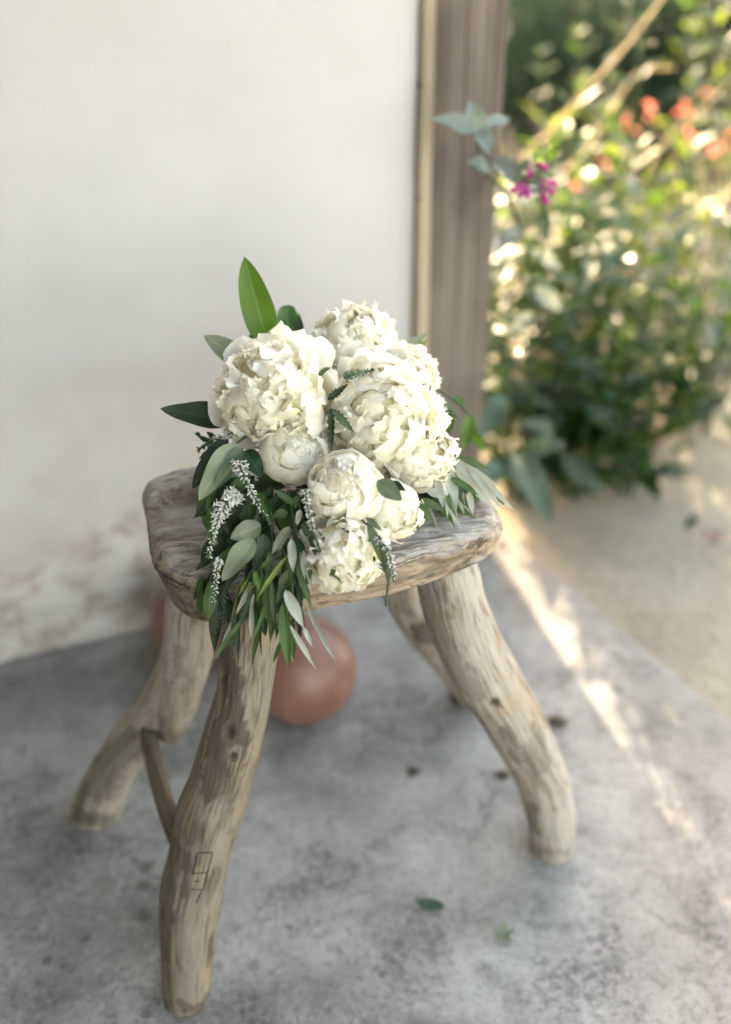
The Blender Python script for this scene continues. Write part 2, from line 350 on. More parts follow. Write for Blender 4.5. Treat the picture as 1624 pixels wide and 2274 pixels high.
# ------------------------------------------------------------------ plaster wall, trim, post
def mat_plaster():
    t = NT('plaster'); p = t.pos(); z = t.n('ShaderNodeSeparateXYZ', {0: p}).outputs[2]
    a = t.noise(p, 2.2, 4, .55); b = t.noise(p, 8, 5, .62); f = t.noise(p, 120, 3, .6)
    col = t.ramp(a, [(.3, (.4054, .3953, .3864)), (.5, (.4606, .4511, .4443)), (.7, (.4883, .479, .4734))])
    col = t.mix(t.math('MULTIPLY', t.ramp(b, [(.45, 0), (.7, 1)]), .16), col, (.4054, .3766, .3429))
    # worn splash zone at the foot of the wall: bare patches of old tan render
    edge = t.math('ADD', z, t.math('MULTIPLY', t.math('SUBTRACT', b, .5), .32))
    low = t.n('ShaderNodeMapRange', {0: edge, 1: .24, 2: .16, 3: 0., 4: 1.}).outputs[0]
    pat = t.noise(t.map(p, (1, 1, 1.6), (3, 7, 1)), 17, 6, .68, .5)
    pc = t.ramp(pat, [(.32, (.175, .1442, .1111)), (.42, (.3132, .2651, .2222)), (.52, (.433, .4232, .4056)), (.68, (.5158, .5116, .5119))])
    col = t.mix(t.math('MULTIPLY', low, .85), col, pc)
    mid = t.n('ShaderNodeMapRange', {0: edge, 1: .50, 2: .28, 3: 0., 4: 1.}).outputs[0]
    col = t.mix(t.math('MULTIPLY', t.math('MULTIPLY', mid, t.ramp(b, [(.4, 0), (.65, 1)])), .5), col, (.3685, .3115, .2657))
    col = t.mix(t.ramp(f, [(.28, .12), (.42, 0)]), col, (.3685, .3348, .2898))
    h = t.math('ADD', t.math('MULTIPLY', b, .6), t.math('MULTIPLY', f, .12))
    return t.done(t.principled(col, .85, .2, t.bump(h, .35, .006)))
M['plaster'] = mat_plaster()
s_end = (onplane(917, 750, WA, WNRM) - WA).dot(WD)
s_trim = (onplane(944, 750, wpt(0, .0, 0), WNRM) - WA).dot(WD)
def wall():
    S0, Z1 = -3.2, 3.0; ns, nzn = 150, 150
    ss = [S0 + (s_end - S0) * (1 - (1 - i / ns) ** 1.8) for i in range(ns + 1)]; zz = [-.06 + (Z1 + .06) * (j / nzn) ** 1.7 for j in range(nzn + 1)]
    V = []; F = []
    for z in zz:
        for s in ss:
            d = .008 * nz((s, z, 0), 2.3) + .0035 * nz((s, z, 1), 7) + .0018 * nz((s * .6 + z, z * 2.2, 5), 11)
            lo = max(0, min(1, (.26 - z) / .14)); d += lo * (.006 * nz((s, z, 4), 13) + .004 * nz((s, z, 6), 31) + .006)
            V.append(wpt(s, d, z))
    w = ns + 1
    F = [(j * w + i, j * w + i + 1, (j + 1) * w + i + 1, (j + 1) * w + i) for j in range(nzn) for i in range(ns)]
    o = len(V); bx = [wpt(S0, -.22, -.06), wpt(s_end, -.22, -.06), wpt(s_end, -.22, Z1), wpt(S0, -.22, Z1)]; V += bx
    F.append((o, o + 3, o + 2, o + 1))
    F.append(tuple([o + 2, o + 1] + [j * w + ns for j in range(nzn + 1)])[::-1])
    F.append(tuple([o + 1, o] + [i for i in range(ns + 1)])); F.append(tuple([o, o + 3] + [j * w for j in range(nzn, -1, -1)])[::-1])
    F.append(tuple([o + 3, o + 2] + [nzn * w + i for i in range(ns, -1, -1)]))
    return mesh('plaster_wall', V, F, M['plaster'])
wl_o = tag(obj('plaster_wall', wall()), 'cream plaster wall with worn, stained foot behind the rustic stool', 'wall')

V, F = box((0, 0, 0), (1, 1, 1))
V = [wpt(-.62 + .2 * v[0] - .2, .0 + 2.6 * v[1] - .01, -.06 + 3.04 * v[2]) for v in V]  # unseen side wall, added to block sky light from the left
shade_wall_V, shade_wall_F = V, F

V, F = box((0, 0, 0), (1, 1, 1))
V = [wpt(-1.2 + (s_trim - .15 + 1.2) * v[0], -.5 + 3.1 * v[1], 2.35 + .08 * v[2] + .25 * (1 - v[1])) for v in V]  # unseen roof slab, added to cut overhead sky light on the left
shade_roof_V, shade_roof_F = V, F

def mat_timber(name, light, mid, dark):
    t = NT(name); gc = t.attr('gc')
    a = t.noise(t.map(gc, (30, 30, .5)), 1, 4, .6, .2); b = t.noise(t.map(gc, (150, 150, .6)), 1, 3, .6); big = t.noise(t.map(gc, (7, 7, 3.0), (2, 2, 2)), 1, 3); rg = t.noise(t.map(gc, (420, 420, 25)), 1, 2)
    col = t.ramp(a, [(.25, dark), (.45, mid), (.7, light)])
    col = t.mix(t.ramp(b, [(.36, .85), (.5, 0)]), col, dark)
    col = t.mix(t.ramp(b, [(.52, 0), (.68, .5)]), col, tuple(min(1, c * 1.25) for c in light))
    col = t.mix(t.math('MULTIPLY', t.ramp(big, [(.44, 0), (.62, 1)]), .6), col, tuple(c * .6 for c in dark))
    return t.done(t.principled(col, .8, .25, t.bump(t.math('ADD', a, t.math('ADD', t.math('MULTIPLY', b, 1.2), t.math('MULTIPLY', rg, .3))), .9, .005)))
M['timber'] = mat_timber('timber_weathered', (.1994, .171, .1437), (.136, .111, .0909), (.0604, .0468, .0364))
M['trim'] = mat_timber('timber_trim', (.41, .3526, .2624), (.3444, .287, .205), (.1804, .1394, .0984))
def timber(name, s0, s1, o0, o1, z0, z1, mat, bev, seed, rough=.0015, parent=None):
    """upright timber between s0..s1 along the wall and o0..o1 out of it, with rounded, uneven arrises"""
    nzv = 90; prof = []
    per = [(s0, o1, -1, 1), (s1, o1, 1, 1), (s1, o0, 1, -1), (s0, o0, -1, -1)]
    for k in range(4):
        cs, co, sg, so = per[k]; a0 = {0: 180, 1: 90, 2: 0, 3: -90}[k]
        for q in range(4):
            a = R(a0 - q * 30); prof.append((cs - sg * bev + bev * math.cos(a), co - so * bev + bev * math.sin(a)))
        n2 = per[(k + 1) % 4]; last = prof[-1]
        nxt = (n2[0] - n2[2] * bev + bev * math.cos(R({0: 180, 1: 90, 2: 0, 3: -90}[(k + 1) % 4])), n2[1] - n2[3] * bev + bev * math.sin(R({0: 180, 1: 90, 2: 0, 3: -90}[(k + 1) % 4])))
        for q in range(1, 14): prof.append((last[0] + (nxt[0] - last[0]) * q / 14, last[1] + (nxt[1] - last[1]) * q / 14))
    V = []; G = []; m = len(prof); cs, co = (s0 + s1) / 2, (o0 + o1) / 2
    for j in range(nzv + 1):
        z = z0 + (z1 - z0) * (j / nzv) ** 1.3
        for (s, o) in prof:
            g = (s - cs, o - co, z + seed); d = 1 + rough * 30 * nz((g[0] * 60, g[1] * 60, z * 1.2), 1, seed) + rough * 10 * nz((g[0] * 180, g[1] * 180, z * .8), 1, seed)
            V.append(wpt(cs + (s - cs) * d, co + (o - co) * d, z)); G.append(g)
    F = [(j * m + i, j * m + (i + 1) % m, (j + 1) * m + (i + 1) % m, (j + 1) * m + i) for j in range(nzv) for i in range(m)]
    F = [f[::-1] for f in F] + [tuple(range(m)), tuple(range(nzv * m, nzv * m + m))[::-1]]
    return obj(name, mesh(name, V, F, M[mat], gc=G), parent)
obj('added_shade_wall', mesh('added_shade_wall', shade_wall_V, shade_wall_F, M['timber'], smooth=False), wl_o)
obj('added_shade_roof', mesh('added_shade_roof', shade_roof_V, shade_roof_F, M['trim'], smooth=False), wl_o)
tr = timber('wood_trim', s_end + .001, s_trim, -.20, .012, -.01, 3.0, 'trim', .005, 3, .0008, wl_o)
OFFP = -.03
sp0 = (onplane(946, 700, wpt(0, OFFP, 0), WNRM) - WA).dot(WD); sp1 = (onplane(1092, 700, wpt(0, OFFP, 0), WNRM) - WA).dot(WD)
post = timber('wooden_post', max(sp0, s_trim + .003), sp1, OFFP - .12, OFFP, -.02, 3.0, 'timber', .009, 8)
tag(post, 'weathered brown timber post standing at the end of the plaster wall', 'post')
for (x, y) in ((930, 440), (935, 190)):
    c = onplane(x, y, wpt(0, .012, 0), WNRM)
    V, F, G = tube([(*(c - WNRM * .004), .0028), (*(c + WNRM * .001), .0028)], 8, 2)
    obj('nail', mesh('nail', V, F, M['debris']), tr)

# ------------------------------------------------------------------ stool
SEAT_Z = .483
TH = .062
A, B, Cc, Dd = onz(303, 1060, SEAT_Z), onz(338, 1256, SEAT_Z), onz(1152, 1166, SEAT_Z), onz(1015, 985, SEAT_Z)
sc_c = (A + B + Cc + Dd) / 4
stool = empty('rustic_stool', (sc_c.x, sc_c.y, 0), 'low rustic stool hewn from weathered grey driftwood, carrying the flowers', 'stool')
LONG = ((Cc + Dd) - (A + B)).normalized(); CROSS = Vector((-LONG.y, LONG.x, 0))
def seat():
    na = 150; prof = []
    for i in range(26): prof.append((.88 * i / 26, 0))
    for i in range(11): a = i / 10 * math.pi / 2; prof.append((.88 + .12 * math.sin(a), -.018 * (1 - math.cos(a))))
    for i in range(1, 12): prof.append((1.0 - .015 * i / 12, -.018 - (TH - .030) * i / 12))
    for i in range(1, 9): a = i / 8 * math.pi / 2; prof.append((.99 - .10 * (1 - math.cos(a)), -TH + .012 - .012 * math.sin(a)))
    for i in range(1, 9): prof.append((.89 * (1 - i / 8), -TH))
    V = []; G = []; FL = []
    for (r, z) in prof:
        for k in range(na):
            t = 2 * math.pi * k / na; c, s = math.cos(t), math.sin(t); n = 2 / 5.5
            u = math.copysign(abs(c) ** n, c) * r; v = math.copysign(abs(s) ** n, s) * r
            a, b = (u + 1) / 2, (v + 1) / 2
            p = (B * (1 - a) + Cc * a) * (1 - b) + (A * (1 - a) + Dd * a) * b
            p = p.copy(); Tk = (.040 + .042 * math.exp(-a / .24)) / TH
            p += -CROSS * .040 * math.sin(math.pi * min(1, max(0, a)) ** .85) * max(0, -v) ** 1.5 * min(1, r + .0)
            if z < -.018: p += LONG * .016 * (1 - a) ** 6 * ((-z - .018) / (TH - .018)) ** 1.5
            p.z = SEAT_Z + (z if z > -.0181 else -.018 + (z + .018) * (Tk * TH - .018) / (TH - .018))
            l, w = (p - sc_c).dot(LONG), (p - sc_c).dot(CROSS)
            out = (LONG * u * .5 + CROSS * v); out = out.normalized() if out.length > 1e-4 else Vector((0, 0, 0))
            top = 1 if z > -.019 else 0
            q = (l * 3, w * 9, z * 9)
            edge = max(0, (r - .8) / .2) if z > -.03 else 1
            p += out * edge * (.006 * nz((l * .6, w, z * .8), 14, 2) + .0035 * nz((l * .5, w, z * 1.5), 45, 4) + .0015 * nz((l * .3, w, z * 2), 130, 7))
            if top:
                dish = -.007 * max(0, 1 - (w / .07) ** 2) * max(0, 1 - (l / .17) ** 2)
                p.z += dish + .0035 * nz(q, 6, 1) + .0022 * nz(q, 17, 3) + .0011 * nz((l * 6, w * 40, 0), 3, 5)
                # raised shoulder along the back left, with a hewn step down from it
                st = .5 + .5 * math.tanh((w - .028 - .012 * nz((l, 0, 0), 20, 4)) / .004)
                lf = .5 + .5 * math.tanh((-.06 - l) / .012)
                p.z += .012 * st * lf - .007 * lf * (1 - st)
            else:
                lf = .5 + .5 * math.tanh((-.06 - l) / .012)
                p.z += .010 * (.5 + .5 * math.tanh((w - .028) / .004)) * lf * max(0, 1 + z / TH)
                if z <= -TH + .013: p.z += .004 * nz(q, 8, 1) - .008 * nz((l, w, 0), 9, 3)
            V.append(p); G.append((w * 1.0, p.z - SEAT_Z, l)); 
            f = 0.
            if top:
                g = nz((l * 2.2, w * 9, 0), 14, 11) + .5 * nz((l * 4, w * 20, 0), 22, 12); f = max(0, min(.8, (g - .42) * 2.4))
                lf = .5 + .5 * math.tanh((-.06 - l) / .012)
                f = max(f, lf * .8 * max(0, 1 - abs(w - .026 - .012 * nz((l, 0, 0), 20, 4)) / .008))
            else:
                g = nz((l * 1.2, w, z * 3), 26, 21); f = max(0, min(.55, (g - .3) * 2)); f = max(f, .5 * max(0, min(1, (-u - .75) / .2)), .8 * max(0, min(1, (.34 - a) / .2)) * (.6 + .4 * nz((l, w, z), 60, 3)))  # left end darkened: brown end grain plus shade put into the colour
            FL.append(f)
    F = []
    for j in range(len(prof) - 1):
        for k in range(na):
            a = j * na + k; b = j * na + (k + 1) % na; F.append((a + na, b + na, b, a))
    return mesh('seat', V, F, M['seat'], gc=G, fl=FL)
seat_o = obj('seat', seat(), stool)

def leg(cps, d0, d1, seed, rough=.07, stains=(), holes=(), z_top=None):
    """cps: (x, y, half width) along the leg in the photo; d0/d1 depth at top and foot"""
    n = len(cps); L = [0]
    for a, b in zip(cps, cps[1:]): L.append(L[-1] + math.hypot(b[0] - a[0], b[1] - a[1]))
    pts = []
    for c, l in zip(cps, L):
        D = 1 / (1 / d0 + (1 / d1 - 1 / d0) * l / L[-1]); p = P(c[0], c[1], D); pts.append((*p, c[2] * D / FPX))
    a_, b_ = Vector(pts[-2]), Vector(pts[-1]); pts.append(tuple(b_ + (b_ - a_).normalized() * .05)); pts[-1] = (*pts[-1][:3], b_[3])
    V, F, G = tube(pts, 72, 150, rough, 22, seed)
    # worn, rounded foot cut level with the ground
    ax = Vector(pts[-1][:3]) - Vector(pts[-2][:3])
    for i, v in enumerate(V):
        lim = .0002 + .005 * max(0, nz((v.x, v.y, 0), 70, seed) - .15)
        if v.z < lim: V[i] = v + ax * ((lim - v.z) / ax.z)
    FL = [0.] * len(V)
    bvh = BVHTree.FromPolygons(V, F)
    for line in stains:
        hits = []
        pl, wid, k = line
        for (x, y) in [(c[0], c[1]) for c in catmull([list(q) for q in pl], 24)]:
            h = bvh.ray_cast(CAM, rdir(x, y).normalized())
            if h[0]: hits.append(h[0])
        for i, v in enumerate(V):
            if not hits: break
            d = min((v - h).length for h in hits) / (wid * (1 + .5 * nz(v, 70, seed) + .5 * nz(v, 180, 3)))
            if d < 1.4: FL[i] = max(FL[i], k * max(0, min(1, (1.25 - d) / .28)))
    for (x, y, r) in holes:
        h = bvh.ray_cast(CAM, rdir(x, y).normalized())
        if h[0]:
            for i, v in enumerate(V):
                d = (v - h[0]).length / r
                if d < 1.8:
                    k = max(0, 1 - (d / 1.3) ** 2); V[i] = v - h[1] * (r * 1.1 * k) + h[1] * (r * .12 * max(0, 1 - abs(d - 1.4) / .4)); FL[i] = max(FL[i], min(1, k * 1.8))
    return V, F, G, FL, bvh

FL_C = [(566, 1318, 60), (562, 1370, 66), (551, 1440, 66), (542, 1539, 65), (518, 1641, 70), (493, 1727, 68), (464, 1813, 71), (443, 1898, 67), (424, 1984, 67), (417, 2069, 62), (415, 2145, 57), (416, 2190, 55), (417, 2212, 52)]
V, F, G, FLs, bv = leg(FL_C, .985, 1.133, 4, .085,
    stains=[([(500, 1440), (520, 1500), (515, 1560), (535, 1645)], .008, .85), ([(485, 1640), (480, 1690), (470, 1750)], .012, .8), ([(390, 1880), (372, 2000), (366, 2120)], .008, .6),
            ([(415, 1900), (408, 1990)], .004, .7), ([(470, 2080), (462, 2140)], .003, .9), ([(400, 2225), (430, 2245), (465, 2210)], .006, .7), ([(500, 1470), (493, 1610)], .004, .8), ([(420, 1860), (440, 1840)], .008, .4), ([(515, 1740), (520, 1760)], .010, .35)],
    holes=[(507, 1628, .0055), (516, 1682, .004), (497, 1503, .004)])
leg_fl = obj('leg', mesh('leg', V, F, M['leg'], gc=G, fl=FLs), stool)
# maker's mark burnt into the front leg
def strokes(bv, lines, wid):
    V = []; F = []
    for ln in lines:
        pts = []
        for a, b in zip(ln, ln[1:]):
            for i in range(6): pts.append((a[0] + (b[0] - a[0]) * i / 6, a[1] + (b[1] - a[1]) * i / 6))
        pts.append(ln[-1]); prev = None; hit = [bv.ray_cast(CAM, rdir(*q).normalized()) for q in pts]
        for i in range(len(hit)):
            h, nrm = hit[i][0], hit[i][1]
            t = (hit[min(i + 1, len(hit) - 1)][0] - hit[max(i - 1, 0)][0]).normalized(); s = nrm.cross(t).normalized()
            w = wid * (1 + .35 * nz((pts[i][0], pts[i][1], 0), .13)); o = len(V)
            V += [h + s * w - nrm * .0004, h + nrm * .0007, h - s * w - nrm * .0004]
            if i: F += [(o - 3, o, o + 1, o - 2), (o - 2, o + 1, o + 2, o - 1)]
    return V, F
q = lambda x, y: (130 + .428 * x, 1299 + .428 * y)
V, F = strokes(bv, [[q(722, 1392), q(802, 1388), q(778, 1475), q(752, 1585), q(690, 1578)], [q(722, 1392), q(712, 1440), q(696, 1500), q(768, 1492)],
                    [q(742, 1590), q(716, 1650)], [q(705, 1540), q(735, 1537)]], .0013)
mk = obj('brand_mark', mesh('brand_mark', V, F, M['burn']), leg_fl)
FR_C = [(982, 1205, 60), (992, 1255, 68), (999, 1292, 71), (1011, 1346, 73), (1039, 1418, 73), (1074, 1490, 73), (1121, 1562, 67), (1162, 1634, 64), (1198, 1706, 59), (1218, 1778, 56), (1228, 1835, 53), (1229, 1870, 51), (1229, 1888, 48)]
V, F, G, FLs, bv = leg(FR_C, 1.035, 1.293, 11, .075, stains=[([(955, 1300), (975, 1400), (1010, 1480), (1050, 1540)], .014, .38), ([(1185, 1660), (1195, 1700)], .014, .38), ([(1180, 1790), (1185, 1840)], .008, .6), ([(1190, 1890), (1260, 1895)], .006, .4), ([(1120, 1620), (1150, 1690)], .006, .5)], holes=[(1098, 1563, .005)])
obj('leg', mesh('leg', V, F, M['leg_pale'], gc=G, fl=FLs), stool)
BL_C = [(440, 1270, 56), (430, 1340, 60), (424, 1400, 58), (418, 1445, 58), (396, 1513, 58), (350, 1586, 56), (298, 1641, 52), (258, 1698, 50), (234, 1745, 52), (216, 1790, 53), (210, 1806, 50)]
V, F, G, FLs, bv = leg(BL_C, 1.065, 1.34, 23, .09, stains=[([(300, 1640), (250, 1700), (215, 1760)], .016, .5), ([(170, 1815), (240, 1825)], .012, .7), ([(190, 1750), (165, 1810)], .008, .6), ([(395, 1440), (400, 1520)], .006, .4)])
leg_bl = obj('leg', mesh('leg', V, F, M['leg_pale'], gc=G, fl=FLs), stool)
stub = [(424, 1395, 50, 1.118), (414, 1460, 50, 1.136), (402, 1520, 50, 1.152), (393, 1570, 44, 1.165), (385, 1610, 34, 1.176), (378, 1640, 21, 1.185)]
V, F, G = tube([(*P(x, y, D), r * D / FPX) for x, y, r, D in stub], 40, 50, .09, 22, 31)
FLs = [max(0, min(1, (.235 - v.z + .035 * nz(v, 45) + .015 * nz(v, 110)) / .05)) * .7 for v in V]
so = obj('branch_stub', mesh('branch_stub', V, F, M['leg_pale'], gc=G, fl=FLs), leg_bl)
BR_C = [(850, 1185, 44), (874, 1265, 44), (905, 1335, 45), (950, 1408, 44), (1000, 1468, 42), (1043, 1522, 41), (1062, 1548, 40)]
V, F, G, FLs, bv = leg(BR_C, 1.10, 1.51, 37, .07, stains=[([(940, 1400), (955, 1420)], .014, .9)])
obj('leg', mesh('leg', V, F, M['leg_pale'], gc=G, fl=FLs), stool)
rail = [(335, 1585, 18, 1.20), (333, 1640, 20, 1.175), (352, 1730, 20, 1.135), (378, 1820, 21, 1.10), (405, 1885, 22, 1.08)]
V, F, G = tube([(*P(x, y, D), r * D / FPX) for x, y, r, D in rail], 28, 60, .06, 22, 41)
obj('stretcher', mesh('stretcher', V, F, M['leg'], gc=G, fl=[.55] * len(V)), stool)

# ------------------------------------------------------------------ terracotta pots
def mat_terra():
    t = NT('terracotta'); p = t.pos(); a = t.noise(p, 18, 5, .6); f = t.noise(p, 140, 3)
    col = t.ramp(a, [(.3, (.136, .064, .044)), (.55, (.196, .0976, .0704)), (.75, (.256, .152, .12))])
    return t.done(t.principled(col, .42, .5, t.bump(t.math('ADD', a, t.math('MULTIPLY', f, .3)), .15, .003)))
M['terra'] = mat_terra()
def pot(x, y, rpx, label, seed, tip=0.0):
    d = rdir(x, y); k = rpx / FPX; D = CAM_H / (-d.z + k); r = k * D; c = CAM + d * D
    e = empty('terracotta_pot', (c.x, c.y, 0), label, 'pot', 'terracotta pots by the wall')
    seg = 48; rot = Matrix.Translation((c.x, c.y, r)) @ Matrix.Rotation(R(62), 4, 'Z') @ Matrix.Rotation(-tip, 4, 'X') @ Matrix.Translation((-c.x, -c.y, -r))
    def lathe(name, prof, parent):
        V = []; F = []
        for (rr, z) in prof:
            for i in range(seg):
                a = 2 * math.pi * i / seg; V.append((c.x + rr * r * math.cos(a) * (1 + .012 * nz((math.cos(a), math.sin(a), z), 2, seed)), c.y + rr * r * math.sin(a), z * r))
        for j in range(len(prof) - 1): F += [(j * seg + i, j * seg + (i + 1) % seg, (j + 1) * seg + (i + 1) % seg, (j + 1) * seg + i) for i in range(seg)]
        return obj(name, mesh(name, [rot @ Vector(v) for v in V], F, M['terra']), parent)
    body = [(math.sin(a), 1 - math.cos(a)) for a in [R(i * 6.4) for i in range(25)]] + [(.34, 1.93)]
    b = lathe('body', body, e)
    lathe('neck', [(.345, 1.92), (.315, 1.99), (.31, 2.08), (.33, 2.14)], e)
    lathe('rim', [(.33, 2.135), (.38, 2.17), (.39, 2.20), (.37, 2.23), (.32, 2.22), (.29, 2.14), (.28, 1.98)], e)
    return e
pot(672, 1487, 121, 'round terracotta pot on the concrete seen beneath the middle of the stool', 1, R(48))
pot(440, 1380, 104, 'terracotta pot near the wall, mostly hidden behind the left end of the stool', 2)

# ------------------------------------------------------------------ leaves
def leaf_geo(Wd, shape='lance', fold=.18, bend=.3, nv=12, serr=0, twist=0., wav=0., seed=0, nu=4):
    """unit-length leaf along +Y, upper side +Z, width Wd"""
    V = []; U = []; F = []; y = z = 0.; ang = 0.; pk = {'lance': .42, 'ovate': .48, 'broad': .55, 'strap': .45}[shape]
    for j in range(nv + 1):
        t = j / nv
        e0, e1 = {'lance': (.75, 1.15), 'ovate': (.62, .88), 'broad': (.7, .6), 'strap': (.4, .5)}[shape]
        tm = e0 / (e0 + e1); w = (t ** e0) * ((1 - t) ** e1) / (tm ** e0 * (1 - tm) ** e1)
        w = max(.03 * (1 - t), min(1.02, w)) * Wd / 2
        tw = twist * t
        for k in range(nu + 1):
            u = k / nu * 2 - 1; ww = w * (1 + (serr * (1 if j % 2 else -1) if abs(u) == 1 else 0))
            x = u * ww; h = abs(u) ** 1.3 * ww * fold * 2 + wav * ww * math.sin(j * .62 + seed + (2 if u > 0 else 0)) * u * u
            lx, lz = x * math.cos(tw) - h * math.sin(tw), x * math.sin(tw) + h * math.cos(tw)
            V.append(Vector((lx, y - lz * math.sin(ang), z + lz * math.cos(ang)))); U.append((k / nu, t))
        ang = -bend * (t + .5 / nv) + bend * .0; y += math.cos(ang) / nv; z += math.sin(ang) / nv
    for j in range(nv):
        for k in range(nu):
            a = j * (nu + 1) + k; F.append((a, a + 1, a + nu + 2, a + nu + 1))
    tip = V[nv * (nu + 1) + nu // 2]; a = math.atan2(tip.z, tip.y); m = Matrix.Rotation(-a, 4, 'X'); L = tip.length
    return [m @ v / L for v in V], F, U

TOCAM = -FWD
bq_o = P(680, 1090, 1.0); bouquet = None
bouquet = empty('bridal_bouquet', onz(690, 1130, SEAT_Z), 'lush bouquet of white peonies with olive leaves lying on the stool seat', 'bouquet')
rng = random.Random(7)
def place_leaf(x0, y0, x1, y1, wpx, mat, D0, D1=None, shape='lance', bend=.3, fold=.18, tilt=(0, 0), serr=0, wav=.28, parent=None, name='leaf', flip=False, twist=None):
    D1 = D0 if D1 is None else D1
    a, b = P(x0, y0, D0), P(x1, y1, D1); L = (b - a).length
    hint = TOCAM + RIGHT * (tilt[0] + rng.uniform(-.15, .15)) + UP * (.25 + tilt[1] + rng.uniform(-.15, .15))
    if flip: hint = -hint
    V, F, U = leaf_geo(wpx * (D0 + D1) / 2 / FPX / L, shape, fold, bend, 14, serr, rng.uniform(-.25, .25) if twist is None else twist, wav, rng.random() * 6)
    m = frame(b - a, hint, a) @ Matrix.Scale(L, 4)
    return obj(name, mesh(name, V, F, M[mat], uv=U), parent or bouquet, m)
def place_stem(pts, r, mat='stem', parent=None, name='stem', seg=7):
    V, F, G = tube([(*P(x, y, D), r) for x, y, D in pts], seg, len(pts) * 5)
    return obj(name, mesh(name, V, F, M[mat]), parent or bouquet)

